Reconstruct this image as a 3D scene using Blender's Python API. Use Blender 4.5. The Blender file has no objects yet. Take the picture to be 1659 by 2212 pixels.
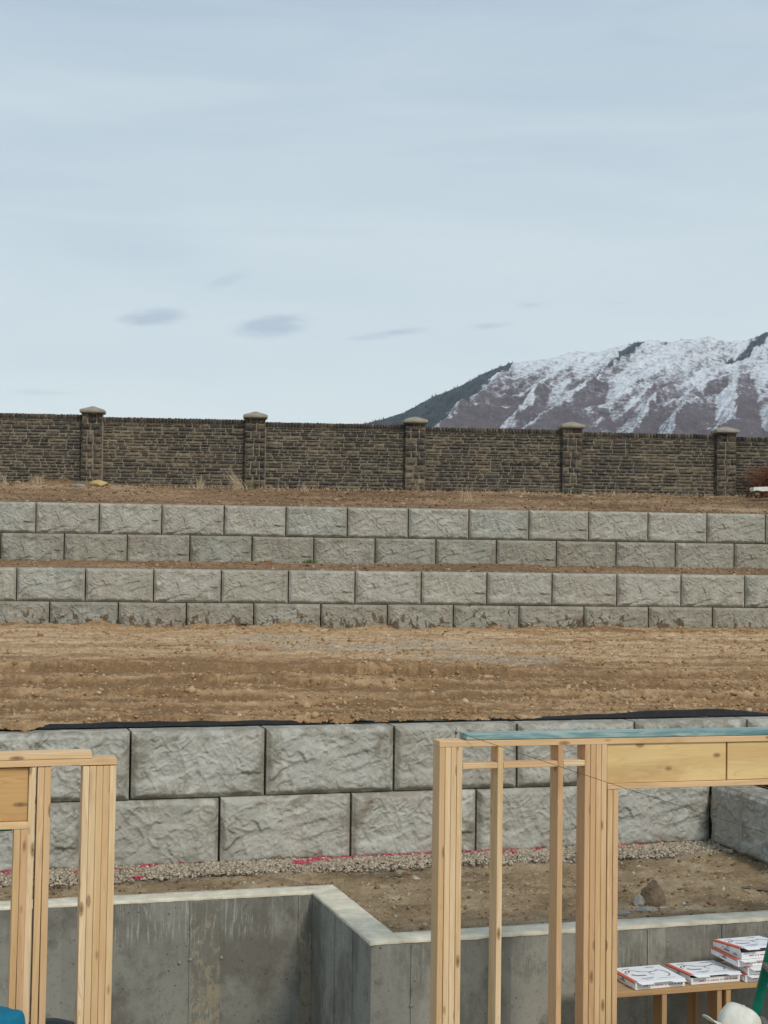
import bpy, bmesh, math, random
import numpy as np
from mathutils import Vector, Matrix, Euler

# ------------------------------------------------------------------ scene, camera, sky, sun, exposure
sc = bpy.context.scene
col = sc.collection
random.seed(7)
RNG = np.random.default_rng(11)

F_PX, TAN_P, ROLL = 3318.9, 0.0274, 0.0124          # focal length in 1659ths of the width, pitch, roll
pitch = math.atan(TAN_P)
fw = Vector((0, math.cos(pitch), math.sin(pitch)))
r0 = Vector((1, 0, 0)); u0 = r0.cross(fw)
rt = r0 * math.cos(ROLL) + u0 * math.sin(ROLL)
up = u0 * math.cos(ROLL) - r0 * math.sin(ROLL)
cam_d = bpy.data.cameras.new('camera')
cam = bpy.data.objects.new('camera', cam_d); col.objects.link(cam)
M = Matrix((rt, up, -fw)).transposed().to_4x4(); M.translation = Vector((0, 0, 4.0))
cam.matrix_world = M
cam_d.sensor_fit = 'HORIZONTAL'; cam_d.sensor_width = 36.0
cam_d.lens = 36.0 * F_PX / 1659.0
cam_d.clip_start = 0.1; cam_d.clip_end = 40000
sc.camera = cam

SUN_EL, SUN_AZ = math.radians(43), math.atan2(0.55, -0.85)      # veiled sun behind the camera, to the right
sd = bpy.data.lights.new('sun', 'SUN'); sd.energy = 2.1; sd.angle = math.radians(12); sd.color = (1.0, 0.93, 0.82)
sun = bpy.data.objects.new('sun', sd); col.objects.link(sun)
sv = Vector((math.sin(SUN_AZ) * math.cos(SUN_EL), math.cos(SUN_AZ) * math.cos(SUN_EL), math.sin(SUN_EL)))
sun.rotation_euler = sv.to_track_quat('Z', 'Y').to_euler()

sc.view_settings.view_transform = 'Standard'; sc.view_settings.look = 'None'
sc.view_settings.exposure = 0.0; sc.view_settings.gamma = 1.0; sc.view_settings.use_curve_mapping = False
sc.cycles.use_denoising = True
sc.cycles.max_bounces = 6
sc.cycles.volume_bounces = 0


# ------------------------------------------------------------------ node helpers
class NT:
    def __init__(s, nt): s.nt = nt
    def n(s, typ, props=None, **ins):
        nd = s.nt.nodes.new('ShaderNode' + typ)
        for k, v in (props or {}).items(): setattr(nd, k, v)
        for k, v in ins.items():
            key = int(k[1:]) if k[0] == 'i' and k[1:].isdigit() else k.replace('_', ' ')
            sk = nd.inputs[key]
            if isinstance(v, bpy.types.NodeSocket): s.nt.links.new(v, sk)
            else: sk.default_value = v
        return nd
    def math(s, op, a, b=0.0, c=0.0, clamp=False):
        return s.n('Math', dict(operation=op, use_clamp=clamp), i0=a, i1=b, i2=c).outputs[0]
    def vmath(s, op, a, b): return s.n('VectorMath', dict(operation=op), i0=a, i1=b).outputs[0]
    def mix(s, f, a, b, typ='MIX'):
        a = (*a, 1) if isinstance(a, tuple) and len(a) == 3 else a
        b = (*b, 1) if isinstance(b, tuple) and len(b) == 3 else b
        return s.n('MixRGB', dict(blend_type=typ), Fac=f, Color1=a, Color2=b).outputs[0]
    def ramp(s, f, stops):
        nd = s.n('ValToRGB', None, Fac=f); el = nd.color_ramp.elements
        while len(el) < len(stops): el.new(0.5)
        for e, (p, c) in zip(el, stops):
            e.position = p; e.color = (c, c, c, 1) if not isinstance(c, tuple) else (*c, 1)
        return nd.outputs[0]
    def noise(s, v, scale, detail=4.0, rough=0.55, dist=0.0):
        return s.n('TexNoise', None, Vector=v, Scale=scale, Detail=detail, Roughness=rough, Distortion=dist).outputs[0]
    def mapping(s, v, scale=(1, 1, 1), loc=(0, 0, 0)):
        return s.n('Mapping', None, Vector=v, Scale=scale, Location=loc).outputs[0]
    def bump(s, h, strength=0.4, dist=0.01, normal=None):
        kw = dict(Height=h, Strength=strength, Distance=dist)
        if normal is not None: kw['Normal'] = normal
        return s.n('Bump', None, **kw).outputs[0]


def new_mat(name):
    m = bpy.data.materials.new(name); m.use_nodes = True
    nt = NT(m.node_tree); b = m.node_tree.nodes['Principled BSDF']
    b.inputs['Specular IOR Level'].default_value = 0.25
    def out(colr, rough=0.85, normal=None):
        for k, v in (('Base Color', colr), ('Roughness', rough), ('Normal', normal)):
            if v is None: continue
            if isinstance(v, bpy.types.NodeSocket): m.node_tree.links.new(v, b.inputs[k])
            else: b.inputs[k].default_value = (*v, 1) if isinstance(v, tuple) else v
    return m, nt, out


def rnd_coord(t):
    """object coordinates shifted by the object's own random number, and that number"""
    oc = t.n('TexCoord').outputs['Object']
    r = t.n('ObjectInfo').outputs['Random']
    off = t.n('CombineXYZ', None, i0=t.math('MULTIPLY', r, 37.0), i1=t.math('MULTIPLY', r, 91.0), i2=t.math('MULTIPLY', r, 53.0)).outputs[0]
    return oc, t.vmath('ADD', oc, off), r


# world: physical sky seen through a thin high veil of cloud
w = bpy.data.worlds.new('World'); sc.world = w; w.use_nodes = True
t = NT(w.node_tree)
bg = w.node_tree.nodes['Background']
sky = t.n('TexSky', dict(sky_type='NISHITA', sun_disc=False, sun_elevation=SUN_EL, sun_rotation=SUN_AZ, altitude=1400, air_density=1.0, dust_density=1.5))
gen = t.n('TexCoord').outputs['Generated']
sep = t.n('SeparateXYZ', None, Vector=gen)
el = sep.outputs[2]
stretch = t.mapping(gen, (1.0, 1.0, 4.5))
n1 = t.noise(stretch, 1.6, 5.0, 0.5, 0.6)
n2 = t.noise(t.mapping(gen, (2.0, 2.0, 14.0), (3, 1, 2)), 2.2, 6.0, 0.55, 0.8)
veil_col = t.mix(t.ramp(t.math('ADD', el, t.math('MULTIPLY', t.math('SUBTRACT', n1, 0.5), 0.24)), [(0.02, 0.0), (0.40, 1.0)]), (9.1, 10.0, 9.75), (4.3, 5.6, 7.0))
veil_col = t.mix(t.ramp(n2, [(0.40, 0.0), (0.70, 0.26)]), veil_col, (8.6, 9.5, 9.4))
skyc = t.mix(0.86, sky.outputs[0], veil_col)
# small low wisps of grey-blue cloud ahead, with ragged edges
yy = t.math('MAXIMUM', sep.outputs[1], 0.02)
ax = t.math('DIVIDE', sep.outputs[0], yy); az = t.math('DIVIDE', el, yy)
wn = t.noise(t.mapping(gen, (16, 16, 60)), 1.6, 6.0, 0.6, 0.4)
mask = None
for (a, b, ww, hh, st, sl) in ((-0.152, 0.1530, 0.022, 0.0062, 1.0, 0.10), (-0.075, 0.1480, 0.023, 0.0068, 1.15, 0.10), (0.002, 0.1436, 0.026, 0.0030, 0.8, 0.14),
                               (0.094, 0.1645, 0.014, 0.0034, 0.6, 0.1), (-0.105, 0.1770, 0.018, 0.005, 0.55, 0.35), (0.150, 0.166, 0.013, 0.003, 0.4, 0.0), (-0.22, 0.103, 0.03, 0.003, 0.4, 0.0), (0.066, 0.150, 0.02, 0.0026, 0.5, 0.1)):
    dx = t.math('SUBTRACT', ax, a)
    p = t.math('POWER', t.math('ABSOLUTE', t.math('DIVIDE', dx, ww)), 2.0)
    q = t.math('POWER', t.math('ABSOLUTE', t.math('DIVIDE', t.math('SUBTRACT', t.math('SUBTRACT', az, b), t.math('MULTIPLY', dx, sl)), hh)), 2.0)
    g = t.math('MULTIPLY', t.math('POWER', 2.718, t.math('MULTIPLY', t.math('ADD', p, q), -1.0)), st)
    mask = g if mask is None else t.math('MAXIMUM', mask, g)
mask = t.math('MULTIPLY', mask, t.ramp(wn, [(0.30, 0.25), (0.62, 1.0)]))
mask = t.math('MULTIPLY', t.ramp(mask, [(0.14, 0.0), (0.62, 1.0)]), 0.95)
skyc = t.mix(mask, skyc, (5.0, 6.05, 7.15))
w.node_tree.links.new(skyc, bg.inputs['Color']); bg.inputs['Strength'].default_value = 0.1


# ------------------------------------------------------------------ numeric noise
_perm = np.random.default_rng(3).permutation(256); _perm = np.concatenate([_perm, _perm, _perm])
_grad = np.stack([np.cos(np.arange(256) * 2.39996), np.sin(np.arange(256) * 2.39996)], -1)
def perlin(x, y, seed=0):
    x = np.asarray(x, float) + seed * 17.31; y = np.asarray(y, float) + seed * 9.77
    xi = np.floor(x).astype(int); yi = np.floor(y).astype(int); xf = x - xi; yf = y - yi
    u = xf * xf * xf * (xf * (xf * 6 - 15) + 10); v = yf * yf * yf * (yf * (yf * 6 - 15) + 10)
    def g(ix, iy, dx, dy):
        h = _perm[(_perm[ix & 255] + iy) & 255]; gr = _grad[h]
        return gr[..., 0] * dx + gr[..., 1] * dy
    a = g(xi, yi, xf, yf); b = g(xi + 1, yi, xf - 1, yf); c = g(xi, yi + 1, xf, yf - 1); d = g(xi + 1, yi + 1, xf - 1, yf - 1)
    return (a + u * (b - a)) * (1 - v) + (c + u * (d - c)) * v
def fbm(x, y, o=4, seed=0, gain=0.5):
    s = 0; a = 1; f = 1
    for k in range(o):
        s = s + a * perlin(x * f, y * f, seed + k); a *= gain; f *= 2.03
    return s
def sstep(a, b, x):
    k = np.clip((x - a) / (b - a), 0, 1); return k * k * (3 - 2 * k)


# ------------------------------------------------------------------ object helpers
def tag(o, label=None, cat=None, group=None, kind=None):
    for k, v in (('label', label), ('category', cat), ('group', group), ('kind', kind)):
        if v: o[k] = v
    return o
def empty(name, loc=(0, 0, 0), rz=0.0, label=None, cat=None, group=None):
    o = bpy.data.objects.new(name, None); col.objects.link(o); o.location = loc; o.rotation_euler = (0, 0, rz)
    o.empty_display_size = 0.1
    return tag(o, label, cat, group)
def mobj(name, me, mat=None, parent=None, loc=None, rot=None, scale=None):
    o = bpy.data.objects.new(name, me); col.objects.link(o)
    if mat is not None and len(me.materials) == 0:
        for m in (mat if isinstance(mat, (list, tuple)) else [mat]): me.materials.append(m)
    if parent is not None: o.parent = parent
    if loc is not None: o.location = loc
    if rot is not None: o.rotation_euler = rot
    if scale is not None: o.scale = scale
    return o
def mesh_np(name, verts, faces, smooth=False):
    me = bpy.data.meshes.new(name)
    verts = np.asarray(verts, np.float32); faces = np.asarray(faces, np.int32)
    k = faces.shape[1]
    me.vertices.add(len(verts)); me.vertices.foreach_set('co', verts.ravel())
    me.loops.add(faces.size); me.loops.foreach_set('vertex_index', faces.ravel())
    me.polygons.add(len(faces)); me.polygons.foreach_set('loop_start', np.arange(len(faces), dtype=np.int32) * k)
    if smooth: me.polygons.foreach_set('use_smooth', np.ones(len(faces), bool))
    me.update(calc_edges=True); me.validate()
    return me
def mesh_py(name, v, f, smooth=False):
    me = bpy.data.meshes.new(name); me.from_pydata([tuple(map(float, p)) for p in v], [], f)
    if smooth: me.polygons.foreach_set('use_smooth', [True] * len(me.polygons))
    me.update(); return me
def bm_mesh(name, bm, smooth=False):
    me = bpy.data.meshes.new(name); bmesh.ops.recalc_face_normals(bm, faces=bm.faces); bm.to_mesh(me); bm.free()
    if smooth: me.polygons.foreach_set('use_smooth', [True] * len(me.polygons))
    return me
def box_mesh(name, x0, x1, y0, y1, z0, z1, bev=0.0):
    bm = bmesh.new(); bmesh.ops.create_cube(bm, size=1)
    for v in bm.verts: v.co = ((x0 + x1) / 2 + v.co.x * (x1 - x0), (y0 + y1) / 2 + v.co.y * (y1 - y0), (z0 + z1) / 2 + v.co.z * (z1 - z0))
    if bev: bmesh.ops.bevel(bm, geom=bm.edges[:], offset=bev, segments=1, affect='EDGES')
    return bm_mesh(name, bm)
def grid_faces(nu, nv):
    i = np.arange(nu * nv).reshape(nv, nu)
    return np.stack([i[:-1, :-1].ravel(), i[:-1, 1:].ravel(), i[1:, 1:].ravel(), i[1:, :-1].ravel()], -1)
def set_attr(me, name, arr):
    a = me.attributes.new(name, 'FLOAT', 'POINT'); a.data.foreach_set('value', np.asarray(arr, np.float32).ravel())
def tube(bm, pts, rad, seg=6):
    """tapered tube along points"""
    rings = []
    pts = [Vector(p) for p in pts]
    for i, p in enumerate(pts):
        d = (pts[min(i + 1, len(pts) - 1)] - pts[max(i - 1, 0)]).normalized()
        a = d.orthogonal().normalized(); b = d.cross(a)
        r = rad[i] if isinstance(rad, (list, tuple)) else rad
        rings.append([bm.verts.new(p + (a * math.cos(2 * math.pi * k / seg) + b * math.sin(2 * math.pi * k / seg)) * r) for k in range(seg)])
    for A, B in zip(rings, rings[1:]):
        for k in range(seg): bm.faces.new((A[k], A[(k + 1) % seg], B[(k + 1) % seg], B[k]))
    bm.faces.new(rings[0][::-1]); bm.faces.new(rings[-1])
# icosahedron template for pebbles
_b = bmesh.new(); bmesh.ops.create_icosphere(_b, subdivisions=1, radius=1.0)
ICO_V = np.array([v.co[:] for v in _b.verts]); ICO_F = np.array([[v.index for v in f.verts] for f in _b.faces]); _b.free()
def pebbles(name, pts, size, flat=0.7, rough=0.3, midx=None, mats=(), seed=0):
    g = np.random.default_rng(seed); n = len(pts); nv = len(ICO_V)
    v = ICO_V[None] * (1 + rough * (g.random((n, nv, 1)) * 2 - 1)) * (np.asarray(size).reshape(-1, 1, 1)) * g.uniform(0.65, 1.25, (n, 1, 3))
    v[:, :, 2] *= flat
    a = g.uniform(0, 6.283, n); b = g.normal(0, 0.35, n)
    ca, sa = np.cos(a)[:, None], np.sin(a)[:, None]; cb, sb = np.cos(b)[:, None], np.sin(b)[:, None]
    x, y, z = v[..., 0], v[..., 1], v[..., 2]
    y, z = y * cb - z * sb, y * sb + z * cb
    x, y = x * ca - y * sa, x * sa + y * ca
    v = np.stack([x, y, z], -1) + np.asarray(pts)[:, None, :]
    f = (ICO_F[None] + (np.arange(n) * nv)[:, None, None]).reshape(-1, 3)
    me = mesh_np(name, v.reshape(-1, 3), f)
    for m in mats: me.materials.append(m)
    if midx is not None: me.polygons.foreach_set('material_index', np.repeat(np.asarray(midx, np.int32), len(ICO_F)))
    set_attr(me, 'tint', np.repeat(g.random(n), nv))
    return me


# ------------------------------------------------------------------ materials
def mat_concrete(name, base, stain=0.5, mud=0.0, stream=0.3):
    m, t, out = new_mat(name); oc, rc, r = rnd_coord(t)
    c = t.mix(t.noise(rc, 2.2, 5.0, 0.6), tuple(b * 0.80 for b in base), tuple(b * 1.14 for b in base))
    c = t.mix(t.math('MULTIPLY', t.ramp(t.noise(rc, 26.0, 5.0, 0.65), [(0.35, 0.0), (0.7, 1.0)]), 0.30), c, tuple(b * 1.28 for b in base))
    # brown weather stains
    so = t.n('SeparateXYZ', None, Vector=oc)
    ex = t.math('ABSOLUTE', t.math('SUBTRACT', t.math('DIVIDE', so.outputs[0], 1.205), 0.5)); ez = t.math('ABSOLUTE', t.math('SUBTRACT', t.math('DIVIDE', so.outputs[2], 0.602), 0.5))
    edge = t.math('MULTIPLY', t.math('MAXIMUM', t.math('SUBTRACT', ex, 0.30), t.math('SUBTRACT', ez, 0.28)), 0.75)
    s1 = t.ramp(t.math('ADD', t.math('ADD', t.noise(t.mapping(rc, (1.5, 1.5, 2.0)), 2.6, 7.0, 0.70, 0.9), t.math('MULTIPLY', t.math('SUBTRACT', r, 0.5), 0.12)), edge), [(0.54, 0.0), (0.70, 1.0)])
    c = t.mix(t.math('MULTIPLY', s1, stain), c, (0.17, 0.14, 0.09))
    c = t.mix(t.ramp(t.noise(t.mapping(rc, (1, 1, 1), (5, 5, 5)), 3.3, 5.0, .6), [(.5, 0.0), (.68, .38)]), c, tuple(b * k for b, k in zip(base, (1.02, .86, .84))))
    c = t.mix(t.ramp(t.noise(t.mapping(rc, (1, 1, 1), (8, 2, 4)), 5.0, 6.0, .7), [(.52, 0.0), (.66, .6)]), c, tuple(b * 1.35 for b in base))
    s2 = t.ramp(t.noise(t.mapping(rc, (9.0, 9.0, 0.7)), 1.6, 5.0, 0.6), [(0.50, 0.0), (0.72, 1.0)])
    c = t.mix(t.math('MULTIPLY', s2, stream), c, tuple(b * 0.62 for b in base))
    c = t.mix(t.math('MULTIPLY', t.math('SUBTRACT', r, 0.5), 0.0), c, c)
    c = t.mix(1.0, c, t.ramp(r, [(0.0, (0.86, 0.85, 0.83)), (0.5, (1.0, 1.0, 1.0)), (1.0, (0.93, 0.97, 1.0))]), 'MULTIPLY')
    if mud:
        z = t.n('SeparateXYZ', None, Vector=oc).outputs[2]
        mm = t.math('SUBTRACT', t.noise(t.mapping(rc, (1.0, 1.0, 0.6)), 7.5, 4.0, 0.62, 0.4), t.math('MULTIPLY', z, 0.42))
        c = t.mix(t.math('MULTIPLY', t.ramp(mm, [(0.41, 0.0), (0.455, 1.0)]), mud), c, (0.12, 0.085, 0.05))
    fine = t.noise(rc, 60.0, 4.0, 0.7)
    med = t.noise(rc, 21.0, 5.0, 0.65, 1.0)
    nrm = t.bump(fine, 0.25, 0.004); nrm = t.bump(med, 0.75, 0.018, nrm)
    out(c, 0.9, nrm); return m
M_BLOCK = mat_concrete('cast_block_concrete', (0.425, 0.415, 0.365), 0.7)
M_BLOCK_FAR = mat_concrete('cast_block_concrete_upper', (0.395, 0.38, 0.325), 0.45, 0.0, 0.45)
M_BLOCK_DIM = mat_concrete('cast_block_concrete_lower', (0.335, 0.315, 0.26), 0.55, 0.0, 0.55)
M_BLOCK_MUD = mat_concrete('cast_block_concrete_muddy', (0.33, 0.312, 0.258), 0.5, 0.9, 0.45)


def mat_wood(name, c0, c1, c2, grain=1.0, axis_scale=(38, 38, 1.3), knots=True, dark=(0.20, 0.105, 0.045), kscale=(13.0, 7.0, 4.2), kmin=0.42):
    m, t, out = new_mat(name); oc, rc, r = rnd_coord(t)
    v = t.mapping(rc, axis_scale)
    base = t.ramp(r, [(0.0, c0), (0.5, c1), (1.0, c2)])
    g1 = t.noise(v, 1.0, 5.0, 0.6, 0.5)
    # growth rings: contour lines of a noise stretched along the board, opened into cathedrals
    fld = t.noise(t.mapping(rc, (axis_scale[0] * .42, axis_scale[1] * .42, axis_scale[2] * .45)), 1.0, 2.0, 0.45, 0.35)
    rings = t.math('FRACT', t.math('MULTIPLY', fld, 15.0))
    ringm = t.ramp(rings, [(0.0, 0.0), (0.55, 0.15), (0.88, 1.0), (1.0, 0.0)])
    strong = t.ramp(t.noise(t.mapping(rc, (3, 3, .3), (5, 1, 2)), 1.0, 2.0), [(0.38, 0.25), (0.62, 1.0)])
    c = t.mix(t.math('MULTIPLY', t.math('MULTIPLY', ringm, strong), 0.60 * grain), base, tuple(a * b for a, b in zip(c1, (0.60, 0.50, 0.40))))
    c = t.mix(t.math('MULTIPLY', t.ramp(g1, [(0.42, 0.0), (0.75, 1.0)]), 0.40 * grain), c, tuple(a * b for a, b in zip(c1, (0.62, 0.52, 0.42))))
    c = t.mix(t.math('MULTIPLY', t.ramp(t.noise(t.mapping(rc, (7, 7, 0.8)), 1.0, 4.0, .6), [(0.45, 0.0), (0.66, 1.0)]), 0.55), c, (0.55, 0.34, 0.14))
    c = t.mix(t.math('MULTIPLY', t.ramp(t.noise(t.mapping(rc, (5, 5, 1.3), (7, 3, 1)), 1.0, 4.0, .6), [(0.58, 0.0), (0.72, 1.0)]), 0.5), c, (0.36, 0.19, 0.075))
    if knots:
        kv = t.n('TexVoronoi', dict(feature='F1'), Vector=t.mapping(rc, kscale), Scale=1.0, Randomness=1.0)
        kc = t.n('SeparateColor', None, Color=kv.outputs['Color']).outputs[0]
        d = t.math('ADD', kv.outputs['Distance'], t.math('MULTIPLY', t.math('GREATER_THAN', kmin, kc), 9.0))
        c = t.mix(t.ramp(d, [(0.055, 0.95), (0.10, 0.55), (0.125, 0.75), (0.21, 0.0)]), c, dark)
    h = t.math('ADD', g1, t.math('MULTIPLY', ringm, 0.4))
    out(c, 0.72, t.bump(h, 0.25, 0.003)); return m
M_WOOD = mat_wood('framing_lumber', (0.83, 0.645, 0.41), (0.74, 0.515, 0.285), (0.64, 0.39, 0.215))
M_PLATE = mat_wood('plate_lumber', (0.79, 0.575, 0.33), (0.75, 0.52, 0.29), (0.72, 0.47, 0.26))
M_LVL = mat_wood('header_ply', (0.72, 0.53, 0.25), (0.74, 0.54, 0.255), (0.72, 0.52, 0.24), 0.45, (22, 22, 2.2), True, (0.16, 0.075, 0.03), (9.0, 5.0, 5.0), 0.3)
M_HDR = mat_wood('header_fir', (0.64, 0.40, 0.175), (0.62, 0.38, 0.16), (0.64, 0.39, 0.17), 1.0, (30, 30, 1.2))
M_OLD = mat_wood('used_lumber', (0.46, 0.29, 0.145), (0.42, 0.265, 0.135), (0.36, 0.22, 0.115), 1.0)
def mat_teal():
    m, t, out = new_mat('blue_stained_plate'); oc = t.n('TexCoord').outputs['Object']
    a = t.noise(t.mapping(oc, (30, 30, 1.6)), 1.0, 6.0, 0.65, 0.6); b = t.noise(t.mapping(oc, (14, 14, 2.6), (3, 2, 1)), 1.0, 5.0, 0.65, 0.8)
    c = t.ramp(a, [(0.30, (0.07, 0.15, 0.155)), (0.52, (0.17, 0.29, 0.29)), (0.75, (0.31, 0.43, 0.42))])
    c = t.mix(t.ramp(b, [(0.48, 0.0), (0.66, 0.8)]), c, (0.47, 0.53, 0.46))
    out(c, 0.45, t.bump(a, 0.3, 0.003)); return m
M_TEAL = mat_teal()


def mat_dirt(name, dark, mid, light, grav=(0.30, 0.27, 0.225)):
    m, t, out = new_mat(name)
    oc = t.n('TexCoord').outputs['Object']
    tone = t.n('Attribute', dict(attribute_name='tone')).outputs['Fac']; gr = t.n('Attribute', dict(attribute_name='gravel')).outputs['Fac']
    big = t.noise(t.mapping(oc, (0.35, 0.9, 1)), 1.0, 5.0, 0.6)
    f = t.math('ADD', t.math('MULTIPLY', big, 0.55), t.math('MULTIPLY', t.noise(oc, 5.5, 6.0, 0.68), 0.5))
    f = t.math('ADD', f, t.math('SUBTRACT', tone, 0.5))
    c = t.ramp(f, [(0.28, dark), (0.52, mid), (0.80, light)])
    sp = t.noise(oc, 42.0, 3.0, 0.7)
    c = t.mix(t.math('MULTIPLY', t.ramp(sp, [(0.50, 0.0), (0.68, 1.0)]), 0.40), c, tuple(a * 0.55 for a in dark))
    c = t.mix(t.math('MULTIPLY', t.ramp(t.noise(oc, 30.0, 3.0, 0.7), [(0.58, 0.0), (0.72, 1.0)]), 0.45), c, light)
    gv = t.n('TexVoronoi', dict(feature='F1'), Vector=oc, Scale=34.0)
    gcol = t.mix(t.n('SeparateColor', None, Color=gv.outputs['Color']).outputs[0], tuple(a * 0.55 for a in grav), tuple(a * 1.35 for a in grav))
    c = t.mix(gr, c, gcol)
    nrm = t.bump(t.noise(oc, 8.0, 8.0, 0.75), 1.0, 0.06)
    nrm = t.bump(sp, 0.5, 0.012, nrm)
    out(c, 0.97, nrm); return m
M_DIRT = mat_dirt('graded_dirt', (0.265, 0.158, 0.076), (0.465, 0.295, 0.155), (0.66, 0.475, 0.29), (0.46, 0.385, 0.285))
M_DIRT_UP = mat_dirt('upper_dirt', (0.165, 0.102, 0.055), (0.315, 0.20, 0.112), (0.56, 0.40, 0.25))
M_YARD = mat_dirt('yard_dirt', (0.19, 0.13, 0.072), (0.365, 0.262, 0.15), (0.57, 0.44, 0.285))


def mat_tint(name, stops, bump=14.0, rough=0.9):
    m, t, out = new_mat(name)
    oc = t.n('TexCoord').outputs['Object']
    a = t.n('Attribute', dict(attribute_name='tint')).outputs['Fac']
    c = t.ramp(a, stops)
    c = t.mix(t.math('MULTIPLY', t.noise(oc, 60.0, 3.0), 0.5), c, tuple(x * 0.5 for x in stops[0][1]))
    out(c, rough, t.bump(t.noise(oc, bump * 4, 3.0), 0.3, 0.004)); return m
M_GRAVEL = mat_tint('grey_gravel', [(0.0, (0.24, 0.19, 0.13)), (0.5, (0.44, 0.365, 0.27)), (1.0, (0.62, 0.545, 0.43))])
M_PINK = mat_tint('pink_marking_paint', [(0.0, (0.40, 0.05, 0.08)), (1.0, (0.62, 0.11, 0.16))])
M_CLOD = mat_tint('dirt_clods', [(0.0, (0.27, 0.165, 0.08)), (0.6, (0.44, 0.28, 0.145)), (0.95, (0.57, 0.395, 0.225)), (1.0, (0.60, 0.51, 0.38))])
M_CLOD_UP = mat_tint('upper_clods', [(0.0, (0.17, 0.105, 0.058)), (0.8, (0.32, 0.20, 0.11)), (1.0, (0.50, 0.38, 0.25))])
M_PALE = mat_tint('pale_stones', [(0.0, (0.30, 0.25, 0.18)), (1.0, (0.55, 0.50, 0.40))])


def mat_noise(name, a, b, scale=8.0, rough=0.85, bs=0.3, bd=0.006, detail=5.0, coord='Object', vs=(1, 1, 1)):
    m, t, out = new_mat(name); v = t.mapping(t.n('TexCoord').outputs[coord], vs)
    n = t.noise(v, scale, detail, 0.6)
    out(t.mix(t.ramp(n, [(0.3, 0.0), (0.7, 1.0)]), a, b), rough, t.bump(t.noise(v, scale * 3, 4.0), bs, bd)); return m
M_FABRIC = mat_noise('black_geotextile', (0.010, 0.010, 0.011), (0.022, 0.021, 0.021), 20, 0.75)
M_SLAB = mat_noise('floor_slab', (0.26, 0.25, 0.23), (0.36, 0.35, 0.32), 3, 0.85)
M_FAR = mat_noise('far_plain', (0.16, 0.13, 0.08), (0.24, 0.20, 0.12), 0.01, 0.95)
M_CAP = mat_noise('pillar_cap_concrete', (0.22, 0.195, 0.15), (0.35, 0.32, 0.26), 9, 0.9)
M_STEEL = mat_noise('dull_steel', (0.10, 0.09, 0.08), (0.2, 0.17, 0.14), 40, 0.5)
M_GREEN = mat_noise('green_fibreglass', (0.0, 0.115, 0.065), (0.004, 0.15, 0.09), 12, 0.45)
M_BLACKP = mat_noise('black_plastic', (0.012, 0.012, 0.013), (0.03, 0.03, 0.03), 18, 0.5)
M_ROCKB = mat_noise('brown_rock', (0.10, 0.07, 0.045), (0.24, 0.18, 0.125), 9, 0.95, 0.6, 0.03)
M_ROCKG = mat_noise('grey_rubble', (0.17, 0.165, 0.145), (0.32, 0.31, 0.28), 10, 0.95, 0.6, 0.02)
M_YROCK = mat_noise('yellow_sandstone', (0.34, 0.24, 0.10), (0.52, 0.40, 0.19), 7, 0.95, 0.5, 0.02)
M_WSLAB = mat_noise('white_slab', (0.60, 0.58, 0.52), (0.78, 0.76, 0.70), 9, 0.8)
M_STRAW = mat_noise('dry_straw', (0.36, 0.27, 0.16), (0.56, 0.47, 0.31), 5, 0.9)
M_GRASS = mat_noise('green_weed', (0.06, 0.09, 0.03), (0.12, 0.15, 0.05), 5, 0.9)
M_TWIG = mat_noise('russet_twigs', (0.12, 0.045, 0.027), (0.22, 0.10, 0.06), 3, 0.9)
M_WIRE = mat_noise('dark_string', (0.04, 0.035, 0.03), (0.07, 0.06, 0.05), 3, 0.8)


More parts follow.
